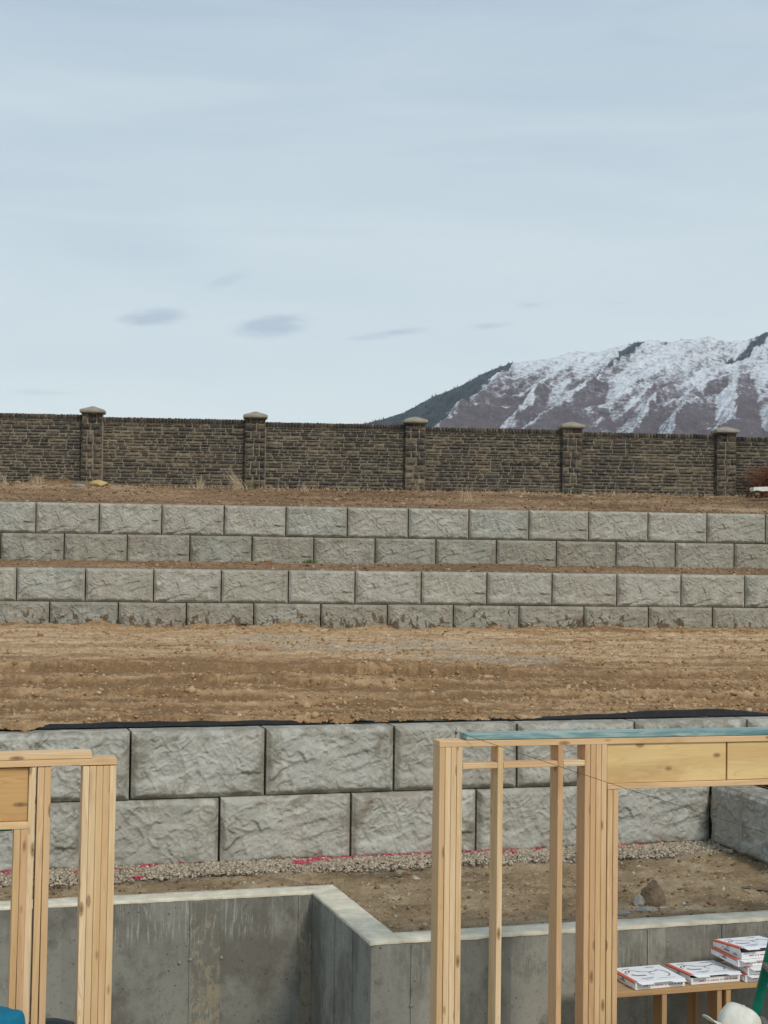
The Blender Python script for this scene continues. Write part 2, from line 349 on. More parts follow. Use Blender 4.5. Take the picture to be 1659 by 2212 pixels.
def mat_foundation():
    m, t, out = new_mat('poured_concrete_damp'); oc = t.n('TexCoord').outputs['Object']
    base = t.mix(t.noise(oc, 1.3, 6.0, 0.62), (0.195, 0.187, 0.157), (0.375, 0.365, 0.31))
    # formboard panels: each about 0.6 m wide with its own tone
    sx = t.n('SeparateXYZ', None, Vector=oc)
    pan = t.n('TexWhiteNoise', dict(noise_dimensions='1D'), W=t.math('FLOOR', t.math('DIVIDE', t.math('ADD', sx.outputs[0], 0.17), 0.61))).outputs[0]
    c = t.mix(1.0, base, t.ramp(pan, [(0.0, 0.80), (1.0, 1.12)]), 'MULTIPLY')
    damp = t.ramp(t.noise(t.mapping(oc, (1.1, 1.1, 0.8), (4, 0, 1)), 1.5, 7.0, 0.68, 0.15), [(0.47, 0.0), (0.60, 1.0)])
    c = t.mix(t.math('MULTIPLY', damp, 0.62), c, (0.092, 0.084, 0.064))
    blot = t.ramp(t.noise(t.mapping(oc, (1, 1, .7), (9, 3, 5)), 6.0, 7.0, 0.72, 0.1), [(0.56, 0.0), (0.66, 1.0)])
    c = t.mix(t.math('MULTIPLY', blot, 0.5), c, (0.075, 0.070, 0.055))
    # pale lime runs from the top edge
    run = t.ramp(t.noise(t.mapping(oc, (34, 34, 2.0)), 1.0, 5.0, 0.65, 2.2), [(0.54, 0.0), (0.62, 1.0)])
    topm = t.ramp(sx.outputs[2], [(0.90, 0.0), (1.0, 1.0)])
    c = t.mix(t.math('MULTIPLY', t.math('MULTIPLY', run, topm), t.ramp(t.noise(t.mapping(oc, (1, 1, .5)), 1.6, 3.0), [(0.45, 0.02), (0.62, 0.55)])), c, (0.47, 0.46, 0.40))
    # bug holes
    vo = t.n('TexVoronoi', dict(feature='F1'), Vector=oc, Scale=13.0)
    c = t.mix(t.ramp(t.math('ADD', vo.outputs['Distance'], t.math('MULTIPLY', t.noise(oc, 5.0), 0.22)), [(0.17, 0.8), (0.23, 0.0)]), c, (0.07, 0.065, 0.052))
    sp = t.ramp(t.noise(oc, 45, 4.0, 0.7), [(0.55, 0.0), (0.72, 1.0)])
    c = t.mix(t.math('MULTIPLY', sp, 0.6), c, (0.095, 0.088, 0.072))
    out(c, 0.85, t.bump(t.noise(oc, 28.0, 5.0, 0.65), 0.35, 0.006)); return m
M_FOUND = mat_foundation()
M_FTOP = mat_noise('trowelled_cream_top', (0.46, 0.41, 0.30), (0.72, 0.665, 0.53), 7, 0.9, 0.4, 0.006, 7.0)


def mat_infill():
    m, t, out = new_mat('patchy_infill_concrete'); oc = t.n('TexCoord').outputs['Object']
    c = t.mix(t.noise(oc, 3.0, 6.0, 0.65), (0.12, 0.11, 0.088), (0.23, 0.22, 0.18))
    hc = t.ramp(t.math('SUBTRACT', t.noise(oc, 9.0, 6.0, 0.72, .5), t.math('MULTIPLY', t.n('SeparateXYZ', None, Vector=oc).outputs[2], 0.16)), [(0.36, 0.0), (0.46, 1.0)])
    c = t.mix(t.math('MULTIPLY', hc, 0.7), c, (0.33, 0.28, 0.19))
    c = t.mix(t.ramp(t.noise(t.mapping(oc, (40, 40, 3.0)), 1.0, 5.0, .65, 2.0), [(.56, 0.0), (.63, .45)]), c, (0.42, 0.41, 0.36))
    out(c, 0.9, t.bump(t.noise(oc, 30.0, 5.0, .7), 0.6, 0.012)); return m
M_INFILL = mat_infill()


def mat_stone():
    m, t, out = new_mat('fence_stone'); oc, rc, r = rnd_coord(t)
    base = t.ramp(r, [(0.0, (0.040, 0.036, 0.033)), (0.3, (0.085, 0.068, 0.050)), (0.5, (0.055, 0.054, 0.052)), (0.75, (0.115, 0.088, 0.060)), (1.0, (0.20, 0.165, 0.115))])
    wc = t.vmath('ADD', t.n('NewGeometry').outputs['Position'], (0, 0, 0))
    n = t.noise(wc, 11.0, 6.0, 0.7, 0.8)
    c = t.mix(t.ramp(n, [(0.50, 0.0), (0.66, 0.8)]), base, (0.24, 0.20, 0.14))
    c = t.mix(t.ramp(t.noise(wc, 17.0, 5.0, 0.7), [(0.50, 0.0), (0.66, 0.85)]), c, (0.030, 0.028, 0.027))
    c = t.mix(1.0, c, t.ramp(t.noise(wc, 0.9, 4.0, .6), [(.3, (.62, .62, .66)), (.5, (0.95, .95, .95)), (.7, (1.3, 1.24, 1.14))]), 'MULTIPLY')
    out(c, 0.9, t.bump(t.noise(wc, 24.0, 4.0, 0.65), 0.6, 0.02)); return m
M_STONE = mat_stone()
M_MORTAR = mat_noise('fence_mortar', (0.24, 0.21, 0.16), (0.35, 0.305, 0.235), 14, 0.95)

# ------------------------------------------------------------------ ground sheets
CE = np.array
far = mesh_py('ground', [(-7000, -60, -0.3), (7000, -60, -0.3), (7000, 9000, -0.3), (-7000, 9000, -0.3)], [(0, 1, 2, 3)])
tag(mobj('ground', far, M_FAR), 'far valley plain stretching to the mountain foot', 'ground', None, 'structure')
slab = mesh_py('basement_floor', [(-7, -6, 0), (7, -6, 0), (7, 14, 0), (-7, 14, 0)], [(0, 1, 2, 3)])
tag(mobj('basement_floor', slab, M_SLAB), 'grey concrete slab inside the foundation', 'floor', None, 'structure')

# wall frames in plan:  origin, yaw
NW0, NWY = CE([-2.2358, 13.7617]), 0.2761      # near retaining wall, joint of its top course
TW0, TWY = CE([-6.6189, 27.7736]), 0.0872      # lower wall of the terraced pair
UW0, UWY = CE([-6.8325, 30.1572]), 0.0883      # upper wall of the terraced pair
FW0, FWY = CE([-6.5964, 34.5723]), 0.0949      # stone fence, first pillar
def ln(o, yaw, s, t=0.0):
    s = np.asarray(s, float)
    return np.stack([o[0] + s * math.cos(yaw) - t * math.sin(yaw), o[1] + s * math.sin(yaw) + t * math.cos(yaw)], -1)
def strip(name, A, B, zf, nu, nv, pw=1.0):
    """terrain between two plan polylines A and B (nu points each); zf(X, Y, t) gives height and colour fields"""
    t_ = np.linspace(0, 1, nv)[:, None] ** pw
    X = A[:, 0][None] * (1 - t_) + B[:, 0][None] * t_; Y = A[:, 1][None] * (1 - t_) + B[:, 1][None] * t_
    Z, tone, gr = zf(X, Y, np.broadcast_to(t_, X.shape))
    me = mesh_np(name, np.stack([X, Y, Z], -1).reshape(-1, 3), grid_faces(nu, nv), True)
    set_attr(me, 'tone', tone); set_attr(me, 'gravel', gr)
    return me, X, Y, Z

# lower terrace with wheel ruts
def terrace(X, Y, t_):
    base = 2.415 + 0.19 * sstep(0.0, 1.0, t_) + 0.05 * fbm(X * 0.45, Y * 0.45, 3, 1)
    z = base + 0.035 * fbm(X * 1.1, Y * 2.4, 4, 5) + 0.022 * fbm(X * 6, Y * 6, 4, 9, 0.65)
    tone = 0.40 + 0.22 * sstep(0.40, 0.62, t_) - 0.22 * sstep(0.90, 0.99, t_) + 0.10 * fbm(X * 0.5, Y * 1.5, 3, 21)
    # wheel ruts running along the terrace
    for (d0, wd, dep, tread, ang, x0, x1) in ((15.0, 0.26, 0.05, 0.0, 0.20, -9, 9), (15.9, 0.30, 0.08, 0.03, 0.17, -9, 9), (16.9, 0.36, 0.10, 0.05, 0.11, -9, 9), (18.2, 0.42, 0.12, 0.085, 0.09, -9, 9), (19.6, 0.46, 0.12, 0.095, 0.07, -9, 9), (21.3, 0.45, 0.06, 0.05, 0.06, -1, 9), (22.9, 0.5, 0.05, 0.045, -0.12, -9, 0), (24.6, 0.5, 0.05, 0.05, 0.25, 2, 9)):
        yc = d0 + ang * X + 0.06 * fbm(X * 0.35, X * 0 + d0, 2, 3)
        k = (Y - yc) / wd
        win = sstep(x0 - .5, x0 + .5, X) * (1 - sstep(x1 - .5, x1 + .5, X)) * np.clip(0.75 + 0.7 * fbm(X * 0.5, Y * 0 + d0, 2, 8), .15, 1.1)
        dep = dep * 0.62
        z = z - dep * 0.5 * (np.tanh((k + 1) * 5) - np.tanh((k - 1) * 5)) * win + dep * 0.75 * (np.exp(-((k - 1.15) * 4.5) ** 2) + 0.6 * np.exp(-((k + 1.15) * 4.5) ** 2)) * win
        lump = np.maximum(0, np.sin(X * (46 if int(d0 * 10) % 2 else 38) + 1.0 * k + 1.5 * fbm(X * .8, Y * .5, 1, 4))) ** 0.8
        lw = sstep(-.15, .35, fbm(X * .45, X * 0 + d0 * 3, 2, 19) + .1)
        z = z + 0.55 * tread * lump * np.exp(-((k - 0.95) / .22) ** 2) * win * lw
        tone = tone - 0.20 * np.exp(-((k - .75) * 2.2) ** 2) * win + 0.20 * np.exp(-((k - 1.2) * 4) ** 2) * win + 0.10 * lump * np.exp(-((k - 0.95) / .22) ** 2) * win * lw * (tread > 0)  # darker rut flanks, lighter berms and lumps: weak shading reinforced in the soil tone
    # a low scraped bank
    bx = np.exp(-((X + 1.6) / 2.3) ** 4); yc = 20.6 + 0.1 * X
    z = z + 0.11 * bx * np.exp(-((Y - yc) / 0.35) ** 2); tone = tone - 0.20 * bx * np.exp(-((Y - yc + 0.35) / 0.3) ** 2)
    z = z + 0.12 * sstep(0.93, 1.0, t_) * (0.6 + fbm(X * 1.2, Y, 3, 31))
    z = z + 0.035 * np.exp(-((t_ - 0.02) / 0.03) ** 2) - 0.05 * np.exp(-(t_ / 0.003) ** 2)
    tone = tone + 0.22 * fbm(X * 0.5, Y * 5.0, 4, 88) + 0.16 * fbm(X * 4, Y * 7, 4, 89, .65)
    z = z + 0.016 * fbm(X * 1.2, Y * 9.0, 3, 90) + 0.022 * (np.maximum(0, 0.22 - np.abs(perlin(X * 0.22, Y * 1.9 - X * .18, 95))) / 0.22) ** 1.5 * (0.55 + fbm(X * .8, Y * .8, 2, 96))
    tone = tone - 0.16 * (np.abs(perlin(X * 0.22, Y * 1.9 - X * .18 + .22, 95)) < 0.09)
    # grader washboard on the far side
    z = z + 0.010 * np.sin(Y * 16 + 3 * fbm(X * .6, Y * .6, 2, 6)) * sstep(0.5, 0.6, t_) * sstep(0, .3, fbm(X * .5, Y * .5, 2, 44) + .15)
    g1 = np.exp(-(((X - 0.2) / 2.2) ** 2 + ((Y - 24.3 - 0.12 * X) / 1.2) ** 2)) + np.exp(-(((X - 1.6) / 1.1) ** 2 + ((Y - 22.0) / 0.7) ** 2)) + 0.8 * np.exp(-(((X + 2.2) / 0.8) ** 2 + ((Y - 25.4) / 0.6) ** 2))
    gr = sstep(0.30, 0.75, g1 + 0.9 * fbm(X * 0.9, Y * 1.6, 4, 51)) * sstep(.05, .3, g1)
    gran = np.random.default_rng(5).normal(0, 1, X.shape); gran = 0.5 * gran + 0.25 * (np.roll(gran, 1, 1) + np.roll(gran, 1, 0))
    z = z + gran * (0.0055 + 0.004 * sstep(-.2, .3, fbm(X * 1.1, Y * 1.1, 3, 57)))
    tone = tone + 0.05 * gran
    return z, tone + 0.04, gr * 0.6
nu = 760
sN = np.linspace(-4.2, 9.5, nu)
A = ln(NW0, NWY, sN) + (np.interp(sN, [-4.2, -.9, -.7, 1.2, 1.8, 4.0, 4.6, 9.5], [.15, .16, .34, .34, .25, .25, .33, .36]) + .05 * fbm(sN * 3.1, sN * 0, 4, 2))[:, None] * CE([[-math.sin(NWY), math.cos(NWY)]]); B = ln(TW0, TWY, np.linspace(-2.6, 16.4, nu), 0.12)
me, TX, TY, TZ = strip('dirt_terrace', A, B, terrace, nu, 520, 1.25)
ter = tag(mobj('dirt_terrace', me, M_DIRT), 'brown graded dirt terrace with wheel ruts between the retaining walls', 'dirt', None, 'structure')

def mid_strip(X, Y, t_):
    z = 3.655 + 0.16 * t_ + 0.05 * fbm(X * 0.9, Y * 1.5, 4, 61) * sstep(0.0, 0.3, t_) + 0.025 * fbm(X * 5, Y * 5, 3, 62)
    z = z + 0.09 * np.exp(-((X - 2.0) / 0.8) ** 2) * np.exp(-((t_ - 0.5) / 0.3) ** 2)
    return z, 0.42 + 0.15 * fbm(X * .8, Y, 3, 66), 0 * X
A = ln(TW0, TWY, np.linspace(-2.6, 16.4, 500), 0.30); B = ln(UW0, UWY, np.linspace(-2.6, 16.6, 500), 0.12)
me, SX, SY, SZ = strip('dirt_strip', A, B, mid_strip, 500, 60)
tag(mobj('dirt_strip', me, M_DIRT_UP), 'narrow strip of brown dirt between the two terraced walls', 'dirt', None, 'structure')

def upper(X, Y, t_):
    z = 4.91 + 0.55 * sstep(0.0, 0.9, t_) + 0.06 * fbm(X * 0.5, Y * 0.9, 4, 71) * sstep(0, .25, t_) + 0.03 * fbm(X * 4, Y * 5, 4, 72, .6)
    z = z + 0.05 * sstep(0.7, 1.0, t_) * (fbm(X * 1.5, Y, 3, 74) + .3) + 0.12 * np.exp(-((X + 7.4) / 0.9) ** 2) * np.exp(-((t_ - 0.85) / 0.12) ** 2)
    z = z + np.random.default_rng(6).normal(0, 0.008, X.shape)
    tone = 0.45 + 0.3 * fbm(X * .35, Y * 1.6, 3, 76) - 0.10 * sstep(0.8, 1, t_)
    return z, tone, 0 * X
A = ln(UW0, UWY, np.linspace(-2.6, 16.6, 560), 0.22); B = ln(FW0, FWY, np.linspace(-3.2, 18.0, 560), 0.9)
me, UX, UY, UZ = strip('upper_bank', A, B, upper, 560, 120)
tag(mobj('upper_bank', me, M_DIRT_UP), 'brown dirt bank rising from the upper wall to the stone fence', 'dirt', None, 'structure')

# ------------------------------------------------------------------ cast concrete retaining walls
BW, BH, PITCH = 1.205, 0.602, 1.225
def chisel(x, z, seed):
    """rough split face relief: tilted facets with ledges"""
    g = np.random.default_rng(100 + seed)
    wx = x + 0.05 * fbm(x * 5, z * 5, 3, seed + 1); wz = z + 0.05 * fbm(x * 5, z * 5, 3, seed + 7)
    h = np.zeros_like(x)
    for n_, amp in ((14, 1.0), (60, 0.5)):
        px = g.uniform(-0.1, BW + 0.1, n_); pz = g.uniform(-0.1, BH + 0.1, n_); o = g.normal(0, 0.004, n_) * amp; gx = g.normal(0, 0.04, n_); gz = g.normal(-0.01, 0.042, n_)
        ca, sa = math.cos(0.6), math.sin(0.6)
        dx = wx[..., None] - px; dz = wz[..., None] - pz
        d = ((dx * ca + dz * sa) * 1.0) ** 2 + ((-dx * sa + dz * ca) * 1.7) ** 2
        wgt = np.exp(-d * (n_ * 8.0)); wgt /= wgt.sum(-1, keepdims=True) + 1e-12
        h = h + ((o + gx * dx + gz * dz) * wgt).sum(-1)
    vx = x + 0.09 * fbm(x * 4, z * 4, 3, seed + 61); vz = z + 0.09 * fbm(x * 4, z * 4, 3, seed + 71)
    h = h + 0.007 * fbm(wx * 7, wz * 7, 4, seed + 3, 0.55)
    rid = np.maximum(0, 0.16 - np.abs(perlin(vx * 8 + vz * 2.5, vz * 4.5, seed + 5))) / 0.16 * (0.5 + perlin(x * 4, z * 4, seed + 8))
    rid2 = np.maximum(0, 0.2 - np.abs(perlin(vx * 9, vz * 15 - vx * 4, seed + 15))) / 0.2 * (0.5 + perlin(x * 5, z * 5, seed + 18))
    rid3 = np.maximum(0, 0.25 - np.abs(perlin(vx * 17 + vz * 5, vz * 11, seed + 25))) / 0.25 * sstep(-.1, .3, perlin(x * 6, z * 6, seed + 28))
    h = h * 1.25 + 0.017 * rid + 0.011 * rid2 + 0.008 * rid3 + 0.0035 * fbm(wx * 22, wz * 22, 3, seed + 33)
    return h
def block_mesh(seed, W=BW, H=BH, D=0.30, nx=150, nz=76):
    x = np.linspace(0, W, nx); z = np.linspace(0, H, nz); X, Z = np.meshgrid(x, z)
    ed = np.minimum(np.minimum(X, W - X), np.minimum(Z, H - Z)) + 0.010 * fbm(X * 7, Z * 7, 3, seed + 40)
    k = sstep(0.0, 0.075, ed)
    h = chisel(X, Z, seed) * k + 0.035 * sstep(-0.005, 0.05, ed)
    V = np.stack([X, -h, Z], -1).reshape(-1, 3); Fq = grid_faces(nx, nz).tolist()
    idx = np.arange(nx * nz).reshape(nz, nx)
    loop = list(idx[0, :]) + list(idx[1:, -1]) + list(idx[-1, -2::-1]) + list(idx[-2:0:-1, 0])
    n0 = len(V); bk = V[loop].copy(); bk[:, 1] = D
    V = np.concatenate([V, bk]); L = len(loop)
    for i in range(L): Fq.append((int(loop[(i + 1) % L]), int(loop[i]), n0 + i, n0 + (i + 1) % L))
    Fq.append(tuple(n0 + i for i in range(L)))
    me = mesh_py('block', V, Fq)
    sm = [True] * len(me.polygons)
    for i in range(len(sm) - L - 1, len(sm)): sm[i] = False
    me.polygons.foreach_set('use_smooth', sm)
    return me
M_BACKFILL = mat_noise('backfill_soil', (0.10, 0.065, 0.035), (0.17, 0.11, 0.06), 12, 0.95)
MOLDS = [block_mesh(s) for s in (1, 2, 3, 4)]
_mc = {}
def mold(i, mat):
    k = (i, mat.name)
    if k not in _mc:
        me = MOLDS[i].copy(); me.materials.clear(); me.materials.append(mat); _mc[k] = me
    return _mc[k]
def ret_wall(name, o, yaw, ztop, courses, label, batter=0.035, tilt=0.0, seed=0):
    g = random.Random(seed)
    root = empty(name, (o[0], o[1], ztop - 2 * 0.61), yaw, label, 'retaining wall')
    for (row, s0, n_, mat) in courses:
        for k in range(n_):
            s = s0 + k * PITCH
            b = mobj('block', mold(g.randrange(4), mat), None, root, (s + 0.010, -batter * row + g.uniform(-0.006, 0.006), (1 - row) * 0.61 + s * tilt + g.uniform(-0.003, 0.002)), (g.uniform(-.004, .004), g.uniform(-.002, .002), g.uniform(-.006, .006)))
    x0 = min(c[1] for c in courses); x1 = max(c[1] + c[2] * PITCH for c in courses)
    mobj('backfill', box_mesh('backfill', x0, x1, 0.20, 0.9, -0.6, 1.13), M_BACKFILL, root)
    return root
ret_wall('retaining_wall', NW0, NWY, 2.398, [(0, -3 * PITCH, 10, M_BLOCK), (1, 2.03 - 5 * PITCH, 8, M_BLOCK)], 'nearest retaining wall of big rough grey blocks just behind the wood framing', 0.035, 0.0, 5)
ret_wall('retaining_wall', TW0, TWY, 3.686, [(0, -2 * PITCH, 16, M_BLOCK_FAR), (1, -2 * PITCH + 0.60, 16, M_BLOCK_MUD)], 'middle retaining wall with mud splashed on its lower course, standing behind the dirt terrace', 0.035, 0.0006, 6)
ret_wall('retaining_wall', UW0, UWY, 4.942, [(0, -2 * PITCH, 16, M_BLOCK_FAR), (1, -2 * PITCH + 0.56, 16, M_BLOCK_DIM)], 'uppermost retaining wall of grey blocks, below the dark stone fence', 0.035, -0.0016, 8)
# short return wall towards the camera on the right: single course
cp = ln(NW0, NWY, 5.735, -0.035)
rr = empty('return_wall', (cp[0], cp[1], 1.178), NWY - math.pi / 2, 'short single course block wall turning towards the viewer at the right edge', 'retaining wall')
half = block_mesh(12, 0.585); half.materials.append(M_BLOCK)
mobj('block', half, None, rr, (0.005, 0, 0))
for k in range(4): mobj('block', mold((k + 1) % 3, M_BLOCK), None, rr, (0.605 + k * PITCH, 0, -0.002 * k))

# dirt behind the return wall
def side(X, Y, t_):
    return 1.70 + 0.07 * fbm(X * 1.5, Y * 1.5, 4, 81) + 0.16 * sstep(0.2, 0.7, t_), 0.42 + 0.1 * fbm(X, Y, 3, 83), 0 * X
c1 = ln(cp, NWY, 0.50, 0.0); c2 = ln(cp, NWY, 5.0, 0.0)
A = np.linspace(ln(cp, NWY, .50, 0.02), ln(cp, NWY, .50, -5.2), 90); B = np.linspace(ln(cp, NWY, 5, 0.02), ln(cp, NWY, 5, -5.2), 90)
me, *_ = strip('side_bank', A, B, side, 90, 60)
tag(mobj('side_bank', me, M_DIRT), 'brown dirt filled in behind the short return wall', 'dirt', None, 'structure')

# ------------------------------------------------------------------ black filter fabric behind the near wall
def fabric(name, o, yaw, s0, s1, top, depth0, label, z0, seed):
    ns, nt_ = 260, 9; s = np.linspace(s0, s1, ns); V = []
    for j in range(nt_):
        q = j / (nt_ - 1)
        zz = z0 + (top(s) + 0.012 * fbm(s * 3, s * 0 + q, 3, seed)) * (math.sin(min(1, q * 1.5) * math.pi / 2)) - 0.25 * max(0, q - 0.67)
        d = depth0 + 0.05 * q * 3 + 0.02 * fbm(s * 2.5, s * 0 + q * 2, 3, seed + 4)
        pt = ln(o, yaw, s, 0); V.append(np.stack([pt[:, 0] - d * math.sin(yaw), pt[:, 1] + d * math.cos(yaw), zz], -1))
    me = mesh_np(name, np.concatenate(V), grid_faces(ns, nt_), True)
    o_ = mobj(name, me, M_FABRIC); md = o_.modifiers.new('thick', 'SOLIDIFY'); md.thickness = 0.004
    return tag(o_, label, 'fabric')
ftop = lambda s: np.interp(s, [-4, -0.9, -0.7, 0.24, 1.0, 1.6, 2.4, 3.0, 3.7, 4.7, 5.5, 6.0, 6.6, 9], [-.02, -.02, .03, .042, .028, .026, .004, -.004, .002, .035, .065, .062, .012, .01])
fabric('filter_fabric', NW0, NWY, -4.1, 9.3, ftop, 0.24, 'black filter fabric showing along the top of the nearest retaining wall', 2.402, 3)
fabric('filter_fabric', cp, NWY - math.pi / 2, 0.02, 5.1, lambda s: 0.07 + 0.02 * np.sin(s * 4), 0.40, 'black filter fabric folded behind the short return wall at right', 1.775, 9)

# ------------------------------------------------------------------ yard between foundation and near wall
HY = math.radians(16.2)                        # yaw of the house
FIN, FOUT = CE([-0.537, 12.435]), CE([-0.053, 10.851])
TH = 0.225
he = CE([math.cos(HY), math.sin(HY)]); hn = CE([-math.sin(HY), math.cos(HY)])
def yard(X, Y, t_):
    u = (X - NW0[0]) * -math.sin(NWY) + (Y - NW0[1]) * math.cos(NWY)
    z = 1.172 + 0.035 * sstep(0.0, 2.6, -u) + 0.03 * fbm(X * 0.9, Y * 0.9, 3, 91) + 0.03 * fbm(X * 3, Y * 3, 4, 92) + 0.018 * fbm(X * 11, Y * 11, 4, 93, .6)
    z = z + np.random.default_rng(7).normal(0, 0.0035, X.shape)
    u = (X - NW0[0]) * -math.sin(NWY) + (Y - NW0[1]) * math.cos(NWY)      # distance from the wall, negative in front
    gr = sstep(-0.75, -0.35, u + 0.20 * fbm(X * 1.5, Y * 1.5, 3, 95))
    return z, 0.50 + 0.30 * fbm(X * 1.3, Y * 1.6, 5, 97, .65), gr * 0.85
# a grid in the house's own axes; the part inside the stepped foundation is left open
jx = float(np.dot(FIN - FOUT, he)) + TH * 0.5; jy = float(np.dot(FIN - FOUT, hn)) + TH * 0.5
sA = np.linspace(-5.5, 6.5, 520); tA = np.linspace(TH * 0.5, 5.4, 260)
SS, TT_ = np.meshgrid(sA, tA)
YX = FOUT[0] + SS * he[0] + TT_ * hn[0]; YY = FOUT[1] + SS * he[1] + TT_ * hn[1]
uu = (YX - NW0[0]) * -math.sin(NWY) + (YY - NW0[1]) * math.cos(NWY)
YZ, tone_, gr_ = yard(YX, YY, TT_ * 0)
fq = grid_faces(520, 260); cs = SS.ravel()[fq].mean(1); ct = TT_.ravel()[fq].mean(1); cu = uu.ravel()[fq].mean(1)
fq = fq[((cs > jx) | (ct > jy)) & (cu < 0.10)]
me = mesh_np('yard_dirt', np.stack([YX, YY, YZ], -1).reshape(-1, 3), fq, True)
set_attr(me, 'tone', tone_); set_attr(me, 'gravel', gr_)
tag(mobj('yard_dirt', me, M_YARD), 'brown rocky dirt between the foundation and the nearest retaining wall', 'dirt', None, 'structure')

def sample(X, Y, Z, n_, g, cond=None):
    out = []
    nv_, nu_ = X.shape
    while len(out) < n_:
        j = g.integers(0, nv_, n_ * 3); i = g.integers(0, nu_, n_ * 3)
        P = np.stack([X[j, i], Y[j, i], Z[j, i]], -1) + np.concatenate([g.uniform(-.02, .02, (n_ * 3, 2)), np.zeros((n_ * 3, 1))], 1)
        if cond is not None: P = P[cond(P) > g.random(len(P))]
        out.extend(P.tolist())
        if cond is not None and len(P) == 0: break
    return np.array(out[:n_])
# gravel drain at the wall foot, part of it sprayed pink
g = np.random.default_rng(21)
sg = np.concatenate([g.uniform(-3.4, 5.7, 10500), g.uniform(-3.4, 5.7, 4000)]); ug = -0.06 - np.concatenate([np.abs(g.normal(0, 0.22, 10500)), g.uniform(0, 0.62, 4000)])
keep = ug > -0.62 + 0.12 * fbm(sg * 1.3, sg * 0, 3, 2); sg, ug = sg[keep], ug[keep]
pg = np.stack([NW0[0] + sg * math.cos(NWY) - ug * math.sin(NWY), NW0[1] + sg * math.sin(NWY) + ug * math.cos(NWY), np.full(len(sg), 1.187) + g.uniform(0, 0.012, len(sg)) + 0.02 * np.exp(ug * 6)], -1)
pink = ((ug > -0.115 - 0.09 * (fbm(sg * 2.2, sg * 0 + 5, 3, 12) > 0.28)) & (ug < -0.05) & (fbm(sg * 1.7, ug * 4, 3, 9) > -0.05) & (g.random(len(sg)) < 0.7)) & (sg < 5.2)
pink |= ((sg - 0.02) ** 2 + ((ug + 0.52)) ** 2 < 0.0035) | ((sg - 1.52) ** 2 + (ug + 0.22) ** 2 < 0.006)
me = pebbles('gravel', pg, g.uniform(0.009, 0.020, len(pg)), 0.75, 0.35, pink.astype(int), (M_GRAVEL, M_PINK), 5)
tag(mobj('gravel_drain', me), 'strip of grey gravel along the wall foot, part sprayed pink', 'gravel', None, 'stuff')
# loose stones on the yard
def in_yard(P):
    ls = (P[:, 0] - FOUT[0]) * he[0] + (P[:, 1] - FOUT[1]) * he[1]; lt = (P[:, 0] - FOUT[0]) * hn[0] + (P[:, 1] - FOUT[1]) * hn[1]; lu = (P[:, 0] - NW0[0]) * -math.sin(NWY) + (P[:, 1] - NW0[1]) * math.cos(NWY)
    return (((ls > jx + .12) | (lt > jy + .12)) & (lt > TH + .03) & (lu < -0.05)).astype(float)
P = sample(YX, YY, YZ, 4500, g, in_yard); sz = g.gamma(1.3, 0.006, 4500) + 0.004
me = pebbles('yard_stones', P, np.minimum(sz, 0.05), 0.6, 0.5, (g.random(4500) < 0.22).astype(int), (M_CLOD_UP, M_PALE), 6)
tag(mobj('yard_stones', me), 'scattered small stones and clods on the yard dirt', 'stones', None, 'stuff')
# clods on the terraces
P = sample(TX, TY, TZ, 22000, g, lambda P: 0.35 + 0.65 * (fbm(P[:, 0] * .7, P[:, 1] * .9, 2, 33) > 0)); sz = np.minimum(g.gamma(1.2, 0.0075, len(P)) + 0.006, 0.05)
me = pebbles('terrace_clods', P, sz, 0.8, 0.5, None, (M_CLOD,), 7)
tag(mobj('terrace_clods', me), 'loose clods and pebbles scattered over the dirt terrace', 'clods', None, 'stuff')
P = sample(UX, UY, UZ, 9000, g); P2 = sample(SX, SY, SZ, 3500, g); P = np.concatenate([P, P2])
me = pebbles('bank_clods', P, np.minimum(g.gamma(1.4, 0.011, len(P)) + 0.008, 0.06), 0.6, 0.35, None, (M_CLOD_UP,), 8)
tag(mobj('bank_clods', me), 'loose brown clods and stones on the upper dirt banks', 'clods', None, 'stuff')

# ------------------------------------------------------------------ poured foundation wall (stepped), with form seams and ties
fr = empty('foundation_wall', (FOUT[0], FOUT[1], 0), HY, 'stepped poured concrete foundation wall with cream trowelled top', 'foundation')
jl = float(np.dot(FIN - FOUT, hn)); jo = float(np.dot(FIN - FOUT, he))     # step depth and offset in the wall's own axes
FZ = 1.28
def wall_piece(nm, x0, x1, y0, y1, z1=FZ - 0.012):
    return mobj(nm, box_mesh(nm, x0, x1, y0, y1, -0.25, z1), M_FOUND, fr)
wall_piece('wall_section', 0.0, 6.4, 0.0, TH)
wall_piece('wall_section', jo, jo + TH + 0.003, TH * 0.0 + 0.003, jl + TH - 0.003) if False else None
jog = mesh_py('wall_section', [(0, 0.002, -.25), (TH, TH, -.25), (jo + TH, jl + TH - .002, -.25), (jo, jl - .002, -.25), (0, 0.002, FZ - .012), (TH, TH, FZ - .012), (jo + TH, jl + TH - .002, FZ - .012), (jo, jl - .002, FZ - .012)],
              [(0, 3, 2, 1), (4, 5, 6, 7), (0, 1, 5, 4), (1, 2, 6, 5), (2, 3, 7, 6), (3, 0, 4, 7)])
# nudge the step's face 3 mm proud so it never shares a plane with its neighbours
for v in jog.vertices:
    if v.co.x < TH * 0.5 and v.co.y < 0.1: v.co.x -= 0.003
mobj('wall_section', jog, M_FOUND, fr)
wall_piece('wall_section', -6.0, jo + TH, jl, jl + TH)
